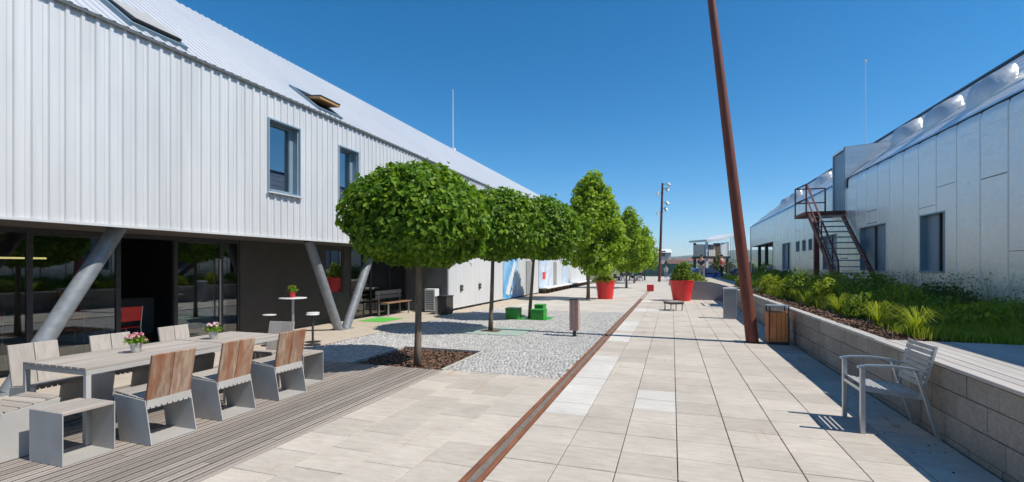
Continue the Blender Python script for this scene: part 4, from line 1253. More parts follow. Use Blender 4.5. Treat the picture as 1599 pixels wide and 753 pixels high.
# ================================================================== PLAZA THINGS
# garden armchair against the wall (faces -X)
gc = thing('slatted_armchair', 'aluminium armchair with thin slats standing before the block wall', 'chair', (2.02, 5.655, 0))
for sy in (-.25, .25):
    MB().box(-.31, -.27, sy - .02, sy + .02, 0, .628).build('front_leg', 'alu', gc, bev=.003)
    MB().bar((.31, sy, -.0), (.13, sy, .62), .032, .042, (0, 1, 0)).build('rear_leg', 'alu', gc, bev=.003)
    am = MB(); ap = [(-.33, .632), (-.25, .652), (-.05, .658), (.12, .640), (.22, .612)]
    for (xa, za), (xb2, zb) in zip(ap[:-1], ap[1:]):
        am.add([(xa, sy - .024, za - .009), (xb2, sy - .024, zb - .009), (xb2, sy + .024, zb - .009), (xa, sy + .024, za - .009),
                (xa, sy - .024, za + .009), (xb2, sy - .024, zb + .009), (xb2, sy + .024, zb + .009), (xa, sy + .024, za + .009)],
               [(3,2,1,0),(4,5,6,7),(0,1,5,4),(2,3,7,6)] + ([(3,0,4,7)] if xa < -.3 else []) + ([(1,2,6,5)] if xb2 > .2 else []))
    am.build('armrest', 'alu', gc)
    MB().bar((-.27, sy * .93, .425), (.20, sy * .93, .375), .022, .045).build('seat_rail', 'alu', gc)
    MB().bar((.17, sy * .93, .36), (.29, sy * .93, .86), .022, .035, (0, 1, 0)).build('back_rail', 'alu', gc)
MB().bar((-.29, -.23, .41), (-.29, .23, .41), .03, .03).build('front_rail', 'alu', gc)
for i in range(11):
    t = i / 10; x = -.265 + .44 * t; z = .452 - .052 * t - .012 * math.sin(t * 3.14)
    MB().box(x - .0135, x + .0135, -.235, .235, z - .007, z + .007).build('seat_slat', 'steel_grey', gc, bev=.002)
for i in range(8):
    t = i / 7; x = .158 + .085 * t + .02; z = .50 + .345 * t
    MB().prism([(x - .012, z - .018), (x + .0, z - .021), (x + .008, z + .017), (x - .004, z + .019)], 1, -.242, .242).build('back_slat', 'steel_grey', gc, bev=.002)

def lamp_post(label, base, top, r0, r1, heads):
    t = thing('lamp_post', label, 'lamp post', base, group='rusty lamp posts')
    bv = Vector(base); tv_ = Vector(top) - bv
    n = 8
    p = MB().tube([tv_ * (i / n) for i in range(n + 1)], [r0 + (r1 - r0) * i / n for i in range(n + 1)], 20).build('pole', 'corten', t); smooth_round(p)
    smooth_round(MB().lathe([(r0 * 1.25, -.01), (r0 * 1.25, .012), (r0 * 1.1, .014)], 20).build('base_plate', 'corten', t))
    for (f, dx_, dy_) in heads:
        c = tv_ * f; e = c + Vector((dx_, dy_, .05))
        h = MB().tube([c, e], .03, 8).build('bracket', 'galv', t)
        d = Vector((dx_ * .5, dy_ * .5, -.35)).normalized()
        smooth_round(MB().tube([e - d * .1, e + d * .0, e + d * .22, e + d * .3], [.08, .13, .17, .19], 14).build('floodlight', 'white_plastic', h))
    return t
lamp_post('tall leaning rusty steel lamp post beside the block wall, throwing a long shadow', (1.60, 11.1, 0), (.60, 11.1, 9.2), .125, .072, [(.93, .35, 0), (.97, -.35, 0), (.9, 0, .3)])
lamp_post('slim rusty lamp post with white floodlights far down the plaza', (-1.26, 52, -.002), (-.95, 52.3, 10.3), .15, .10, [(.985, .55, -.1), (.94, .4, .1), (.90, -.35, 0), (.80, .45, 0), (.74, .35, .1), (.70, -.3, 0)])

# litter bins
def bin_box(label, loc, w, d, z0, z1, wood_m, leg=True):
    t = thing('litter_bin', label, 'litter bin', loc, group='timber litter bins')
    MB().box(-w / 2 + .02, w / 2 - .02, -d / 2 + .02, d / 2 - .02, z0, z1 - .02).build('liner', 'dark_metal', t)
    return t
b1 = bin_box('slim brown timber litter bin on a black foot beside the drain', (-2.12, 10.83, 0), .2, .2, .14, .85, 'bin_z')
for i in range(3):
    x0 = -.1 + i * .068
    for y0 in (-.1, .082): MB().box(x0, x0 + .063, y0, y0 + .018, .135, .835).build('slat', 'bin_z', b1, bev=.002)
    for x1 in (-.1, .082): MB().box(x1, x1 + .018, -.081 + i * .055, -.081 + i * .055 + .05, .135, .835).build('slat', 'bin_z', b1, bev=.002)
MB().box(-.105, .105, -.105, .105, .84, .855).build('lid', 'dark_metal', b1, bev=.003)
MB().box(-.035, .035, -.035, .035, 0, .139).build('foot', 'dark_metal', b1)
MB().box(-.07, .07, -.07, .07, -.004, .008).build('base_plate', 'dark_metal', b1)
b2 = bin_box('orange brown slatted litter bin in a dark frame against the block wall', (2.06, 11.1, 0), .40, .34, .08, .66, 'bin_orange_backlit')
for i in range(5):
    x0 = -.2 + i * .08
    for y0 in (-.17, .15): MB().box(x0 + .003, x0 + .077, y0, y0 + .02, .06, .66).build('slat', 'bin_orange_backlit', b2, bev=.002)
for i in range(4):
    y0 = -.149 + i * .075
    for x0 in (-.2, .18): MB().box(x0, x0 + .02, y0 + .002, y0 + .072, .06, .66).build('slat', 'bin_orange_backlit', b2, bev=.002)
for sx in (-.185, .16):
    for sy in (-.185, .171): MB().box(sx, sx + .025, sy, sy + .014, .0, .78).build('frame_post', 'dark_metal', b2)
MB().box(-.21, .21, -.19, .19, .781, .80).build('lid', 'galv', b2, bev=.003)
MB().box(-.18, .18, -.16, .16, .0, .055).build('plinth', 'dark_metal', b2)

# concrete bollard-like block with white cap
cbk = thing('concrete_block', 'upright pale grey concrete block with white cap beside the wall', 'block', (1.68, 15.98, -.001))
MB().box(-.18, .18, -.12, .12, 0, .90).build('body', 'grey_wall', cbk, bev=.006)
MB().box(-.19, .19, -.13, .13, .901, .945).build('cap', 'white_paint', cbk, bev=.006)

# small bench before the planter
sb_ = thing('low_bench', 'small low bench with pale slats in front of the large red planter', 'bench', (.05, 18.35, 0), 32)
for i in range(4): MB().box(-.28, .28, -.25 + i * .126, -.132 + i * .126, .30, .335).build('seat_slat', 'slat_x', sb_, bev=.003)
MB().box(-.26, .26, -.24, .24, .23, .298).build('frame', 'dark_metal', sb_)
for sx in (-.23, .23):
    for sy in (-.2, .2): MB().box(sx - .02, sx + .02, sy - .02, sy + .02, 0, .229).build('leg', 'alu', sb_)

# red planters
def planter(label, loc, rt, rb_, h, plant):
    t = thing('red_planter', label, 'planter', loc, group='red planters')
    smooth_round(MB().lathe([(rb_, 0), (rt, h), (rt + .015, h + .004), (rt + .015, h + .03), (rt - .03, h + .03), (rt - .05, h - .06)], 40).build('pot', 'red_paint', t))
    smooth_round(MB().lathe([(rt - .06, h - .08), (rt - .055, h - .06), (.01, h - .04)], 30).build('soil', 'soil', t))
    inst(plant, 'foliage', t, (0, 0, h - .05))
    return t
def bush_mesh(seed, N, rx, h, size, m, up=.4, tv=OVAL_V, tf=OVAL_F):
    r2 = np.random.RandomState(seed)
    d = unit(r2.normal(size=(N, 3))); d[:, 2] = np.abs(d[:, 2])
    L = lumps(r2, d, 14, .35, 7)
    pos = d * np.array([rx, rx, h]) * (r2.uniform(.45, 1.04, N) * L)[:, None]
    return leaf_mesh('foliage', pos, d + r2.normal(size=(N, 3)) * .6, d + [0, 0, up] + r2.normal(size=(N, 3)) * .4, size * r2.uniform(.6, 1.3, N), tv, tf, m)
planter('large red planter filled with a low lime green plant by the trees', (-3.12, 23.75, 0), .47, .36, .88, bush_mesh(11, 1300, .47, .32, .11, 'leaf_lime'))
planter('large red planter with a tall dark green shrub beside the end wall', (.42, 23.55, 0), .54, .38, .92, bush_mesh(12, 2200, .46, .85, .13, 'leaf_shrub', 1.2))
rcb = thing('red_cube', 'small red cube seat standing at the end of the drain', 'seat', (-1.32, 31.86, 0))
MB().box(-.21, .21, -.2, .2, .03, .42).build('body', 'red_paint', rcb, bev=.01)
MB().box(-.19, .19, -.18, .18, 0, .03).build('foot', 'dark_metal', rcb)

# green seats round the third tree
gs_ = thing('green_tree_seat', 'bright green steel tree seat of boxes on a green plate', 'seat', (-4.19, 14.1, 0))
MB().box(-.66, .68, -.45, .5, .002, .012).build('ground_plate', 'green_paint', gs_)
for (x0, x1, y0, y1, z1) in ((-.62, -.22, -.40, -.02, .33), (.18, .58, -.40, .0, .31), (.16, .44, .08, .46, .42)):
    bx_ = MB().box(x0, x1, y0, y1, .013, z1 - .03).build('seat_box', 'green_paint', gs_, bev=.006)
    MB().box(x0 - .012, x1 + .012, y0 - .012, y1 + .012, z1 - .029, z1).build('seat_lid', 'green_paint', bx_, bev=.005)

# ================================================================== TREES
tree('clipped_maple', 'clipped round headed maple in the open soil bed by the deck', (-3.95, 6.9, -.05), .058, 1.72,
     globe_crown(26, 19000, 1.12, .88, .68, .088, 'leaf_maple'), 2.38, .9, .8, 1, 'clipped maples', lean=(.02, .02), cdx=(-.02, 0))
tree('clipped_maple', 'clipped round headed maple standing in the pale green mat', (-4.27, 11.05, 0), .055, 1.75,
     globe_crown(22, 12500, 1.16, .92, .72, .098, 'leaf_maple'), 2.52, .9, .8, 2, 'clipped maples', lean=(.05, .03), cdx=(.08, 0))
tree('clipped_maple', 'clipped round headed maple rising between the green seat boxes', (-4.16, 14.12, .012), .055, 1.75,
     globe_crown(23, 10500, 1.16, 1.0, .82, .108, 'leaf_maple'), 2.62, .9, .9, 3, 'clipped maples', lean=(.12, 0), cdx=(.18, 0))
tree('plane_tree', 'tall bright green egg crowned tree behind the lime filled red planter', (-3.85, 23.0, 0), .085, 1.7,
     egg_crown(31, 13000, 1.6, 4.75, .16, 'leaf_plane', MAPLE_V, MAPLE_F), 1.25, 1.0, 2.6, 4, 'plane trees', cdx=(.25, 0))
tree('plane_tree', 'bright green tree further down the row, second after the planter', (-3.2, 36.0, -.002), .08, 1.7,
     egg_crown(32, 13000, 1.75, 4.5, .2, 'leaf_plane'), 1.3, 1.0, 2.4, 5, 'plane trees', cdx=(.15, 0))
tree('plane_tree', 'bright green tree down the row, next after the pair by the seated people', (-3.4, 46.5, -.002), .08, 1.8,
     egg_crown(33, 5000, 1.7, 4.4, .25, 'leaf_plane'), 1.3, 1.0, 2.4, 6, 'plane trees')
tree('plane_tree', 'bright green tree at the far end of the row towards the green fence', (-3.0, 57.0, -.002), .08, 1.8,
     egg_crown(34, 4000, 1.7, 4.2, .28, 'leaf_plane'), 1.3, 1.0, 2.4, 7, 'plane trees')

# ================================================================== TERRACE PLANTING
def blades(name, N, seed, area, hmin, hmax, w, m, clump=None, zf=lambda x, y: TZ, lean=.45):
    r2 = np.random.RandomState(seed)
    if clump is None:
        x = r2.uniform(area[0], area[1], N); y = area[2] + (area[3] - area[2]) * r2.rand(N) ** 1.25
    else:
        c = clump[r2.randint(0, len(clump), N)]; x = c[:, 0] + r2.normal(size=N) * c[:, 2]; y = c[:, 1] + r2.normal(size=N) * c[:, 2]
    keep = (x > area[0]) & (x < area[1]) & (y > area[2]) & (y < area[3]); x, y = x[keep], y[keep]; N = len(x)
    h = r2.uniform(hmin, hmax, N) * (1 + .25 * np.sin(x * 3.1 + y * 1.7)); a = r2.uniform(0, 6.28, N); b = r2.uniform(0, 6.28, N); q = lean * h * r2.uniform(.2, 1.3, N)
    ww = w * r2.uniform(.6, 1.3, N)
    B = np.c_[x, y, np.full(N, TZ - .01)]; s = np.c_[np.cos(a), np.sin(a), np.zeros(N)] * ww[:, None] / 2; L = np.c_[np.cos(b), np.sin(b), np.zeros(N)] * q[:, None]
    mid = B + L * .35 + np.c_[np.zeros(N), np.zeros(N), h * .62]; top = B + L + np.c_[np.zeros(N), np.zeros(N), h]
    V = np.stack([B - s, B + s, mid + s * .8, mid - s * .8, top], 1).reshape(-1, 3)
    Fc = (np.array([(0, 1, 2), (0, 2, 3), (3, 2, 4)])[None] + (np.arange(N) * 5)[:, None, None]).reshape(-1, 3)
    return tri_mesh(name, V, Fc, m)
def stuff(me, name, label, cat):
    o = inst(me, name, None, (0, 0, 0)); o['kind'] = 'stuff'; o['label'] = label; o['category'] = cat; return o
r3 = np.random.RandomState(5)
cl_ = np.c_[r3.uniform(3.15, 5.9, 320), 8.3 + 15.8 * r3.rand(320) ** 1.2, r3.uniform(.10, .30, 320)]
stuff(blades('grass', 27000, 1, (2.95, 5.9, 7.05, 24.2), .13, .36, .012, 'grass', cl_), 'grass', 'long green grass growing over the raised terrace bed', 'grass')
edge = np.c_[r3.uniform(2.95, 5.9, 130), r3.uniform(7.08, 8.1, 130), r3.uniform(.08, .18, 130)]
stuff(blades('edging_grass', 14000, 2, (2.85, 5.9, 7.03, 9.0), .08, .20, .012, 'grass', edge), 'edging_grass', 'fringe of green grass along the end of the terrace deck', 'grass')
wd = np.c_[r3.uniform(4.4, 5.85, 120), r3.uniform(7.6, 24, 120), r3.uniform(.06, .16, 120)]
stuff(blades('tall_weeds', 1500, 3, (4.2, 5.92, 7.4, 24.2), .4, .85, .007, 'weed', wd, lean=.25), 'tall_weeds', 'thin tall weeds standing against the foil wall', 'weeds')
# seed heads and small leaves on the weeds
N = 3200; c = wd[r3.randint(0, 120, N)]
pos = np.c_[c[:, 0] + r3.normal(size=N) * .13, c[:, 1] + r3.normal(size=N) * .15, TZ + r3.uniform(.2, .8, N)]
pos[:, 0] = np.minimum(pos[:, 0], 5.95)
stuff(leaf_mesh('weed_leaves', pos, r3.normal(size=(N, 3)), r3.normal(size=(N, 3)), r3.uniform(.02, .05, N), m='weed'), 'weed_leaves', 'small leaves and seed heads of the weeds at the foil wall', 'weeds')
# far part of the bed
N = 9000
cl2 = np.c_[r3.uniform(4.0, 5.9, 150), r3.uniform(24.6, 42, 150), r3.uniform(.2, .5, 150)]
stuff(blades('far_grass', N, 4, (3.65, 5.9, 24.5, 42), .15, .38, .02, 'grass', cl2), 'far_grass', 'green grass on the far part of the terrace beyond the end wall', 'grass')
# bark mulch pieces by the coping
N = 5200
pos = np.c_[2.5 + .75 * r3.rand(N) ** 1.3, 7.1 + 14 * r3.rand(N) ** 1.5, TZ + r3.uniform(.0, .03, N)]
stuff(leaf_mesh('bark_mulch', pos, r3.normal(size=(N, 3)) * .5 + [0, 0, 1], r3.normal(size=(N, 3)), r3.uniform(.03, .075, N), m='bark_chip'), 'bark_mulch', 'reddish bark mulch between the coping and the plants', 'mulch')
# single shrubs and tufts
def shrub(label, loc, rx, h, size, m, N, seed, up=.6):
    t = thing('shrub', label, 'shrub', (loc[0], loc[1], TZ), group='terrace shrubs')
    k = MB()
    for i in range(6):
        a = i * 1.05; k.tube([(0, 0, -.02), (rx * .3 * math.cos(a), rx * .3 * math.sin(a), h * .4), (rx * .6 * math.cos(a), rx * .6 * math.sin(a), h * .8)], [.012, .008, .003], 5)
    k.build('stems', 'bark', t)
    inst(bush_mesh(seed, N, rx, h, size, m, up), 'foliage', t, (0, 0, .03))
    return t
shrub('yellow green leafy shrub below the foot of the outside stair', (3.25, 12.4), .42, .52, .085, 'leaf_lime', 1500, 41)
shrub('dense dark green shrub under the first large shutter', (4.6, 10.6), .5, .52, .07, 'leaf_dark', 2600, 42)
shrub('bright lime shrub near the bark mulch, before the stair', (3.15, 17.6), .40, .52, .09, 'leaf_lime', 1300, 43)
shrub('mid green bushy shrub beside the stair foot', (4.3, 12.9), .75, .68, .085, 'leaf_shrub', 2800, 44)
shrub('broad green shrub behind the rusty lamp post', (3.6, 20.6), .85, .62, .10, 'leaf_shrub', 2400, 45)
shrub('grey green low cushion plant near the litter bin', (3.15, 18.3), .5, .25, .07, 'leaf_grey', 1500, 46)
shrub('lime shrub just behind the coping near the concrete block', (3.05, 23.6), .4, .4, .10, 'leaf_lime', 900, 47)
shrub('second lime shrub behind the coping, by the leaning lamp post', (4.2, 27.0), .5, .5, .10, 'leaf_lime', 900, 48)
shrub('dark green shrub on the terrace behind the tall red planter', (1.25, 27.5), .45, .45, .11, 'leaf_shrub', 900, 49)
shrub('tall loose green shrub against the foil wall by the portal', (5.2, 31.5), .9, .75, .13, 'leaf_shrub', 1800, 50)
shrub('dark bush against the foil wall past the small windows', (5.1, 27.0), .8, .6, .13, 'leaf_dark', 1600, 51)
# arching sunlit tufts near the deck corner
def tuft(label, loc, h, N, m, seed):
    t = thing('grass_tuft', label, 'grass tuft', (loc[0], loc[1], TZ), group='sunlit tufts')
    r2 = np.random.RandomState(seed); V = []; Fc = []
    for i in range(N):
        a = r2.uniform(0, 6.28); q = h * r2.uniform(.35, 1.0); hh = h * r2.uniform(.5, 1); w = .006
        d = np.array([math.cos(a), math.sin(a), 0]); s = np.array([-d[1], d[0], 0]) * w
        pts = [np.zeros(3), d * q * .3 + [0, 0, hh * .7], d * q * .7 + [0, 0, hh], d * q * 1.1 + [0, 0, hh * .8]]
        b0 = len(V)
        for j, p in enumerate(pts): V += [p - s * (1 - j * .25), p + s * (1 - j * .25)]
        for j in range(3): Fc += [(b0 + 2 * j, b0 + 2 * j + 1, b0 + 2 * j + 3), (b0 + 2 * j, b0 + 2 * j + 3, b0 + 2 * j + 2)]
    inst(tri_mesh('blades', np.array(V), np.array(Fc), m), 'blades', t, (0, 0, -.005))
    me = bush_mesh(seed + 3, 60, h * .25, h * .2, .04, m, .8)
    inst(me, 'base_leaves', t, (0, 0, .0))
tuft('arching yellow green tuft at the corner of the terrace deck', (2.98, 7.45), .42, 110, 'leaf_lime', 61)
tuft('arching lime tuft among the mulch, second behind the deck corner', (2.92, 8.5), .42, 100, 'leaf_lime', 62)
tuft('lime tuft rising from the mulch near the litter bin', (3.0, 10.6), .42, 90, 'leaf_lime', 63)
tuft('lime tuft in the mulch between litter bin and lamp post', (3.1, 14.0), .38, 80, 'leaf_lime', 64)

# dark crumbs of leaf litter lying on the paving by the wall
N = 70
pos = np.c_[np.clip(2.34 - np.abs(r3.normal(size=N)) * .35, 1.0, 2.35), r3.uniform(3.6, 14, N), np.full(N, .006)]
stuff(leaf_mesh('leaf_litter', pos, r3.normal(size=(N, 3)) * .3 + [0, 0, 1], r3.normal(size=(N, 3)), r3.uniform(.012, .035, N), m='soil'), 'leaf_litter', 'dry leaf crumbs lying along the foot of the block wall', 'leaf litter')
shrub('feathery mid green shrub halfway between mulch and the first large shutter', (3.7, 11.2), .5, .5, .07, 'leaf_shrub', 2000, 52, 1.0)
shrub('yellowing upright shrub at the stringer foot of the outside stair', (4.35, 15.4), .5, .75, .085, 'leaf_lime', 1500, 53, 1.0)
shrub('low spreading green shrub before the tall weeds, nearest the terrace deck', (3.9, 9.4), .55, .34, .07, 'leaf_shrub', 1800, 54, .8)

shrub('tall leafy sunlit shrub rising from the mulch opposite the small bin', (3.3, 14.9), .48, .66, .085, 'leaf_shrub', 1900, 55, .9)
shrub('rounded fresh green shrub next to the coping before the outside stair', (3.2, 15.9), .45, .5, .08, 'leaf_lime', 1300, 56, .7)
shrub('wide fresh green shrub between mulch and grass near the leaning post', (3.35, 19.2), .6, .6, .09, 'leaf_shrub', 1800, 57, .8)
shrub('sunlit green shrub over the mulch, close to the terrace deck', (3.25, 9.9), .4, .42, .065, 'leaf_shrub', 1700, 58, .8)

for (x, y, rx, h, m, sd2, lab) in ((4.2, 8.6, .5, .36, 'leaf_lime', 81, 'low yellow green mound in the grass, near the deck corner by the foil wall'), (5.0, 9.4, .5, .34, 'leaf_lime', 82, 'green mound close to the foil wall at the deck end'),
                                   (4.0, 10.4, .45, .55, 'leaf_lime', 83, 'yellow green mound beside the dense dark shrub'), (5.0, 12.2, .5, .42, 'leaf_lime', 84, 'green mound under the first large shutter sill'),
                                   (3.75, 13.9, .55, .62, 'leaf_lime', 85, 'bright mound between the stair foot and the mulch'), (5.0, 8.2, .5, .28, 'leaf_lime', 86, 'very low bright mound beside the terrace deck edge'),
                                   (4.2, 17.8, .7, .55, 'leaf_shrub', 87, 'green mound under the slope of the outside stair')):
    shrub(lab, (x, y), rx, h, .07, m, 1700, sd2, .9)

# ================================================================== PEOPLE
def person(label, loc, rz, top, bottom, pose='stand', hold=None):
    t = thing('person', label, 'person', loc, rz)
    if pose == 'sit':
        hip = .47
        J = [((0, 0, hip), .13), ((0, .0, hip + .25), (.14, .10)), ((0, -.02, hip + .46), (.15, .095)), ((0, -.01, hip + .55), .05), ((0, .01, hip + .66), .085), ((0, .015, hip + .76), .08),
             ((.17, -.02, hip + .43), .055), ((.22, .08, hip + .18), .042), ((.14, .28, hip + .13), .033), ((.11, .36, hip + .12), (.04, .022)),
             ((-.17, -.02, hip + .43), .055), ((-.22, .08, hip + .18), .042), ((-.14, .28, hip + .13), .033), ((-.11, .36, hip + .12), (.04, .022)),
             ((.09, .05, hip - .01), .085), ((.11, .42, hip + .02), .06), ((.11, .44, .07), .04), ((.11, .58, .035), .035),
             ((-.09, .05, hip - .01), .085), ((-.11, .42, hip + .02), .06), ((-.11, .40, .07), .04), ((-.11, .54, .035), .035)]
    else:
        s = .22 if pose == 'walk' else .05
        J = [((0, 0, .92), .135), ((0, 0, 1.16), (.145, .10)), ((0, 0, 1.40), (.16, .10)), ((0, .01, 1.50), .052), ((0, .02, 1.60), .085), ((0, .03, 1.70), .082),
             ((.19, 0, 1.38), .058), ((.24, -.04 - s * .4, 1.12), .044), ((.22, .08 - s * .5, .88), .034), ((.21, .11 - s * .5, .79), (.042, .024)),
             ((-.19, 0, 1.38), .058), ((-.24, -.02 + s * .3, 1.12), .044), ((-.21, .14 + s * .5, .92), .034), ((-.20, .20 + s * .5, .85), (.042, .024)),
             ((.09, .02, .86), .095), ((.10, s * .55 + .02, .48), .062), ((.10, s * .8, .08), .042), ((.10, s * .8 + .15, .035), .036),
             ((-.09, .02, .86), .095), ((-.10, -s * .3, .48), .062), ((-.10, -s * 1.0, .08), .042), ((-.10, -s * 1.0 + .15, .035), .036)]
    E_ = [(0, 1), (1, 2), (2, 3), (3, 4), (4, 5), (2, 6), (6, 7), (7, 8), (8, 9), (2, 10), (10, 11), (11, 12), (12, 13), (0, 14), (14, 15), (15, 16), (16, 17), (0, 18), (18, 19), (19, 20), (20, 21)]
    skin_figure('body', J, E_, t, 'skin')
    def grow(r_, k): return tuple(v * k for v in r_) if isinstance(r_, tuple) else r_ * k
    def sub(idx, name, m, k, add=.012):
        mp = {a: i for i, a in enumerate(idx)}
        jj = [(J[a][0], tuple(v * k + add for v in J[a][1]) if isinstance(J[a][1], tuple) else J[a][1] * k + add) for a in idx]
        skin_figure(name, jj, [(mp[a], mp[b]) for a, b in E_ if a in mp and b in mp], t, m)
    sub([0, 1, 2, 6, 7, 10, 11], 'shirt', top, 1.0, .016)
    sub([0, 14, 15, 16, 18, 19, 20], 'trousers', bottom, 1.0, .014)
    hc = Vector(J[5][0])
    hb = MB()
    for j in range(6):
        ph = j / 5 * 1.75
        for i in range(12):
            th = 2 * math.pi * i / 12
            hb.v.append((hc.x + .098 * math.sin(ph) * math.cos(th), hc.y - .022 + .108 * math.sin(ph) * math.sin(th), hc.z - .012 + .115 * math.cos(ph)))
    for j in range(5):
        for i in range(12): hb.f.append((j * 12 + i, j * 12 + (i + 1) % 12, (j + 1) * 12 + (i + 1) % 12, (j + 1) * 12 + i))
    hb.build('hair', 'hair_dark', t, smooth=True)
    # face
    for sx in (-.032, .032): MB().lathe([(.004, -.006), (.009, 0), (.004, .006)], 8).build('eye', 'cloth_black', t, loc=(hc.x + sx, hc.y + .072, hc.z - .03))
    MB().add([(-.014, 0, -.03), (.014, 0, -.03), (0, .028, -.028), (0, 0, .02)], [(0, 1, 2), (1, 3, 2), (3, 0, 2), (0, 3, 1)]).build('nose', 'skin', t, loc=(hc.x, hc.y + .066, hc.z - .05))
    MB().box(-.022, .022, 0, .006, -.004, .004).build('mouth', 'red_print', t, loc=(hc.x, hc.y + .068, hc.z - .10))
    for sx in (-1, 1):
        MB().lathe([(.006, -.03), (.016, -.005), (.014, .02), (.005, .03)], 8).build('ear', 'skin', t, loc=(hc.x + sx * .082, hc.y - .005, hc.z - .04))
    return t
person('person in dark clothes walking along the terrace before the lookout tower', (2.07, 38.0, TZ), -20, 'cloth_navy', 'cloth_grey', 'walk')
person('person in red shirt and black trousers standing on the terrace', (3.47, 38.2, TZ), 60, 'cloth_red', 'cloth_black', 'stand')
person('person in white shirt standing behind the tall red planter', (-.75, 64, -.002), 170, 'cloth_white', 'cloth_grey', 'stand')
def stool_seat(label, loc):
    t = thing('plaza_stool', label, 'stool', loc, group='stools under the far trees')
    MB().box(-.22, .22, -.2, .2, .33, .37).build('seat', 'slat_x', t, bev=.004)
    for sx in (-.18, .18): MB().box(sx - .015, sx + .015, -.18, .18, 0, .329).build('leg', 'dark_metal', t)
    return t
for (x, y, rz, tp, bt_, lab) in ((-5.6, 50, -60, 'cloth_navy', 'cloth_black', 'person in dark top seated under the far trees'), (-4.9, 51.2, 40, 'cloth_navy', 'cloth_grey', 'person in navy top and grey trousers seated under the far trees'),
                                 (-3.9, 52.5, 80, 'cloth_white', 'cloth_black', 'person in white top seated under the far trees'), (-3.2, 53.2, 120, 'cloth_black', 'cloth_grey', 'person in black top seated nearest the floodlight post')):
    person(lab, (x, y, -.002), rz, tp, bt_, 'sit')
    stool_seat('small stool under the ' + lab, (x, y, -.002))

# ================================================================== CARS
def car(label, loc, rz, paint, wagon=False):
    t = thing('parked_car', label, 'car', loc, rz, group='parked cars')
    prof = [(-2.05, .35), (-2.1, .62), (-2.02, .86), (-1.92, .95)] + ([(-1.85, 1.32), (-1.6, 1.44)] if wagon else [(-1.6, 1.25), (-1.25, 1.42)]) + [(-.2, 1.47), (.35, 1.40), (1.05, .98), (1.75, .86), (2.05, .68), (2.1, .45), (2.05, .3), (-1.0, .24)]
    k = MB(); n = len(prof); secs = [(-.84, .80), (-.80, 1.0), (0, 1.03), (.80, 1.0), (.84, .80)]
    V = []
    for (y, sc) in ((-.86, 0), (-.80, 1), (.80, 1), (.86, 0)):
        for (x, z) in prof:
            if z > .95: yy = y * (1 - .24 * (z - .95) / .5)
            else: yy = y
            ins = .05 if sc == 0 else 0
            V.append((x * (1 - ins * .6), yy, z - (ins if z > 1.2 else 0) * .8))
    k.v = V
    for s in range(3):
        for i in range(n): k.f.append((s * n + i, s * n + (i + 1) % n, (s + 1) * n + (i + 1) % n, (s + 1) * n + i))
    k.f.append(tuple(range(n - 1, -1, -1))); k.f.append(tuple(range(3 * n, 4 * n)))
    smooth_round(k.build('body', paint, t), 35)
    for sy in (-1, 1):
        xs = [(-1.72, .99), (-1.55, 1.30), (-.2, 1.37), (.3, 1.33), (.88, 1.0)]
        vs = []
        for off in (0, .012):
            for (x, z) in xs: vs.append((x, sy * (.868 * (1 - .24 * max(0, z - .95) / .5) + off), z))
        m_ = MB().add(vs, [(0, 1, 2, 3, 4), (9, 8, 7, 6, 5)] + [(i, (i + 1) % 5, 5 + (i + 1) % 5, 5 + i) for i in range(5)])
        w_ = m_.build('side_window', 'car_glass', t)
        MB().box(-.42, -.34, sy * .82 - .03, sy * .82 + .045 * sy + .03, .99, 1.36).build('pillar', paint, w_)
        MB().box(.55, .75, sy * .93 - .06, sy * .93 + .06, .95, 1.07).build('mirror', paint, t, bev=.02)
        for x in (-1.3, 1.3):
            w_ = smooth_round(MB().lathe([(.22, -.1), (.31, -.1), (.33, -.06), (.33, .06), (.31, .1), (.22, .1)], 24).build('wheel', 'tyre', t))
            w_.rotation_euler = (R(90), 0, 0); w_.location = (x, sy * .78, .33)
            smooth_round(MB().lathe([(.05, -.105), (.21, -.102), (.21, .102), (.05, .105)], 20).build('rim', 'car_silver', w_))
        MB().box(1.93, 2.075, sy * .62 - .16, sy * .62 + .16, .60, .72).build('headlight', 'white_plastic', t, bev=.02)
        MB().box(-2.09, -1.98, sy * .68 - .12, sy * .68 + .12, .68, .88).build('tail_light', 'red_paint', t, bev=.02)
    MB().add([(.42, -.62, 1.40), (.42, .62, 1.40), (1.06, .74, 1.0), (1.06, -.74, 1.0)], [(0, 1, 2, 3)]).build('windscreen', 'car_glass', t)
    z1 = 1.30 if wagon else 1.22
    MB().add([(-1.96, -.7, .99), (-1.96, .7, .99), (-1.83 if wagon else -1.66, .6, z1), (-1.83 if wagon else -1.66, -.6, z1)], [(0, 1, 2, 3)]).build('rear_window', 'car_glass', t)
    return t
car('bright blue hatchback parked beyond the terrace, left of the red shirted person', (3.3, 50.5, -.03), 14, 'car_blue')
car('dark navy estate car parked beside the blue hatchback', (7.2, 50.0, -.03), 5, 'car_navy', True)
car('silver car parked at the back of the car park', (1.8, 60.0, -.03), 170, 'car_silver')

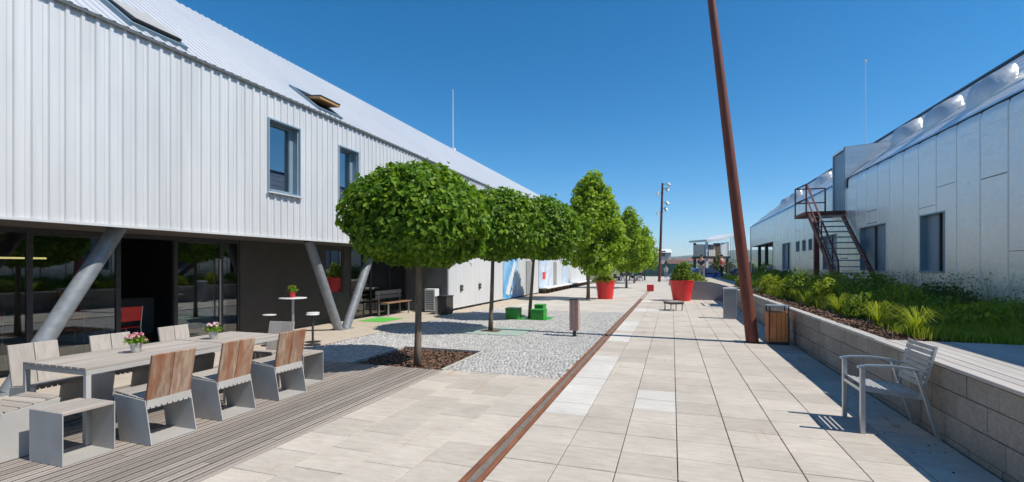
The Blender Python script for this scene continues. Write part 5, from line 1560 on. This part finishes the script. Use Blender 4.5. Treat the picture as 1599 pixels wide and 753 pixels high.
# ================================================================== LOOKOUT TOWER, FENCE, FAR HOUSES, TREES
tw = thing('lookout_tower', 'open timber lookout on stilts with tilted white roof beyond the terrace', 'tower', (3.95, 55, -.03), 33)
def tp(name, m, *q, **k): return MB().box(*q).build(name, m, k.get('parent', tw), bev=k.get('bev', 0))
for (x, y) in ((-1.3, -1.0), (1.2, -1.0), (-1.3, 1.0), (1.2, 1.0)):
    tp('stilt', 'white_paint' if x < 0 and y < 0 else 'wood_dark', x - .1, x + .1, y - .1, y + .1, 0, 4.15)
tp('platform', 'dark_metal', -1.5, 1.45, -1.25, 1.25, 2.45, 2.68)
tp('rear_panel', 'back_grey', -1.2, 1.1, .85, .93, 2.69, 4.0)
for i in range(5): tp('wall_board', 'white_paint', .32 + i * .17, .48 + i * .17, -1.2, -1.14, 2.69, 4.1)
for i in range(4): tp('counter_board', 'render_wall', -1.18 + i * .2, -1.0 + i * .2, -1.2, -1.14, 2.69, 3.35)
tp('dark_screen', 'wood_dark', -.3, .25, -1.18, -1.12, 2.69, 4.05)
tp('side_screen', 'render_wall', -1.48, -1.42, -.9, .9, 2.69, 3.9)
tp('cross_brace', 'wood_dark', -1.2, 1.1, -1.06, -.98, 1.9, 2.02)
for i, (x0, z0, x1, z1) in enumerate(((-1.65, 4.2, .1, 4.30), (.1, 4.32, 1.75, 4.85))):
    MB().add([(x0, -1.5, z0), (x1, -1.5, z1), (x1, 1.5, z1), (x0, 1.5, z0), (x0, -1.5, z0 + .2), (x1, -1.5, z1 + .2), (x1, 1.5, z1 + .2), (x0, 1.5, z0 + .2)],
             [(3,2,1,0),(4,5,6,7),(0,1,5,4),(1,2,6,5),(2,3,7,6),(3,0,4,7)]).build('roof', 'white_paint', tw)
for x in (1.3, 1.5, 1.7): tp('rope', 'galv', x - .015, x + .015, -1.4, -1.37, 1.2, 4.72)
for i in range(9): tp('stair_tread', 'wood_dark', .2 + i * .12, .42 + i * .12, -2.2, -1.4, .25 + i * .25, .3 + i * .25)
tp('stair_stringer', 'dark_metal', .15, .2, -2.25, -1.4, 0, .3)
cr = thing('climbing_plant', 'green climbing plant growing up the lookout stilts', 'plant', (4.6, 53.4, -.03))
MB().tube([(0, 0, 0), (.1, 0, 1.2), (0, .05, 2.2)], [.03, .02, .01], 6).build('stem', 'bark', cr)
inst(egg_crown(71, 900, .5, 2.6, .2, 'leaf_shrub'), 'foliage', cr, (0, 0, .3))
tpl = thing('tower_plant', 'bushy potted plant on the lookout platform', 'plant', (3.35, 53.95, 2.62))
smooth_round(MB().lathe([(.13, 0), (.18, .3), (.16, .3)], 16).build('pot', 'render_wall', tpl)); inst(bush_mesh(72, 500, .35, .8, .16, 'leaf_shrub', .8), 'foliage', tpl, (0, 0, .28))

fn = thing('green_fence', 'green mesh covered site fence closing the plaza', 'fence', (-3, 79, -.03))
for i in range(8):
    x = -5 + i * 1.25
    MB().box(x - .04, x + .04, -.04, .04, 0, 2.1).build('post', 'dark_metal', fn)
    MB().box(x + .045, x + 1.205, -.012, .012, .08, 2.0).build('fence_panel', 'fence_green', fn)

def house(label, loc, rz, sx, sy, h, rh, wall, roof_, win=3):
    t = thing('house', label, 'house', loc, rz, group='far houses')
    MB().box(-sx, sx, -sy, sy, 0, h).build('wall', wall, t)
    o_ = .3
    MB().prism([(-sy - o_, h - .1), (0, h + rh), (sy + o_, h - .1)], 0, -sx - o_, sx + o_).build('roof', roof_, t)
    for i in range(win):
        x = -sx + (i + .5) * 2 * sx / win
        for z in ([1.0] if h < 4 else [1.0, 3.6]):
            w_ = MB().box(x - .5, x + .5, -sy - .05, -sy + .02, z, z + 1.3).build('window', 'white_paint', t)
            MB().box(x - .4, x + .4, -sy - .07, -sy - .051, z + .1, z + 1.2).build('pane', 'car_glass', w_)
    return t
house('narrow pale two storey house behind the floodlight post', (-2.1, 104, -.1), 12, 1.5, 2, 4.6, .7, 'render_wall', 'white_paint', 1)
house('low cream annex with dark sloping roof beside the narrow house', (.5, 100, -.1), 10, 1.4, 2.0, 2.3, .7, 'render_wall', 'roof_brown', 2)
for (x, y, rz, wl, lab) in ((22, 560, -10, 'render_wall', 'tiny cream house with red roof, first in the far village'), (36, 600, 25, 'white_paint', 'tiny white house with red roof in the far village'), (9, 620, 5, 'render_wall', 'tiny cream house behind the narrow pale house in the far village'),
                            (52, 640, -20, 'white_paint', 'tiny white house under the hill beside the lookout tower'), (-8, 650, 15, 'render_wall', 'tiny cream house in the far village towards the plane trees'), (76, 600, 40, 'render_wall', 'tiny cream house in the far village behind the red shirted person'),
                            (95, 700, 0, 'white_paint', 'tiny white house in the far village towards the leaning post')):
    house(lab, (x, y, 3.0), rz, 6, 4.5, 4.4, 3.2, wl, 'roof_tile', 3)
fm = [egg_crown(80 + i, 1500, 2.6, 5.0, .6, 'leaf_far') for i in range(3)]
spots = [(4.5, 150), (9, 162), (13.5, 153), (18, 170), (22, 158), (6.5, 185), (15, 195), (25, 190), (30, 180), (1.5, 170), (35, 170), (-3, 160), (-9, 155), (-15, 158), (40, 185), (12, 142), (27, 148)]
for i, (x, y) in enumerate(spots):
    t = thing('far_tree', 'rounded dark green tree standing beyond the car park', 'tree', (x, y, -.16), i * 40, 'trees beyond the car park')
    MB().tube([(0, 0, -.1), (0, 0, 2.2)], [.22, .14], 7).build('trunk', 'bark', t)
    inst(fm[i % 3], 'crown', t, (0, 0, .3))
    s_ = .38 + .22 * rnd.random(); t.scale = (s_ * 1.3, s_ * 1.3, s_)

# hills on the horizon
m, n, b, _ = nt('hill_fields')
w = coord(n, 'world', (1, .35, 1))
vo = n.nodes.new('ShaderNodeTexVoronoi'); vo.inputs['Scale'].default_value = .006
n.links.new(w, vo.inputs['Vector'])
sep = n.nodes.new('ShaderNodeSeparateColor'); n.links.new(vo.outputs['Color'], sep.inputs[0])
col = ramp(n, sep.outputs[0], [(0, (.05, .085, .03)), (.35, (.075, .115, .04)), (.6, (.12, .18, .05)), (.85, (.18, .23, .08)), (1, (.035, .06, .025))])
tr_ = noise(n, coord(n, 'world', (1, .5, 1)), .02, 5, .7)
col = mixc(n, col, (.03, .052, .022), ramp(n, tr_, [(.46, (0, 0, 0)), (.54, (1, 1, 1))]))
n.links.new(col, b.inputs['Base Color']); b.inputs['Roughness'].default_value = .95
MATS['hill_fields'] = m
hm = MB(); NX_, NY_ = 90, 26
r4 = np.random.RandomState(9); ph = r4.uniform(0, 6.28, 12)
for j in range(NY_ + 1):
    for i in range(NX_ + 1):
        x = -1800 + 4200 * i / NX_; y = 330 + 2400 * (j / NY_) ** 1.3
        t = j / NY_
        hgt = 78 * (t ** 1.15) * (.72 + .22 * math.sin(x / 420 + ph[0]) + .16 * math.sin(x / 190 + ph[1] + t * 3) + .07 * math.sin(x / 70 + ph[2])) + 1.2 * math.sin(x / 30 + y / 50)
        hm.v.append((x, y, (hgt if j else -.8)))
for j in range(NY_):
    for i in range(NX_):
        a = j * (NX_ + 1) + i; hm.f.append((a, a + 1, a + NX_ + 2, a + NX_ + 1))
hm.build('hills', 'hill_fields', smooth=True, kind='structure')

# air that pales the far hills
m = bpy.data.materials.new('haze'); m.use_nodes = True; n = m.node_tree; n.nodes.clear()
out = n.nodes.new('ShaderNodeOutputMaterial'); pv = n.nodes.new('ShaderNodeVolumePrincipled')
pv.inputs['Color'].default_value = (.80, .88, 1.0, 1); pv.inputs['Density'].default_value = .00022; pv.inputs['Anisotropy'].default_value = .2
n.links.new(pv.outputs[0], out.inputs['Volume']); MATS['haze'] = m
hz = MB().box(-2600, 3100, -400, 3400, -3, 130).build('haze', 'haze', kind='stuff')
hz['label'] = 'thin pale air paling the far hills'; hz['category'] = 'haze'
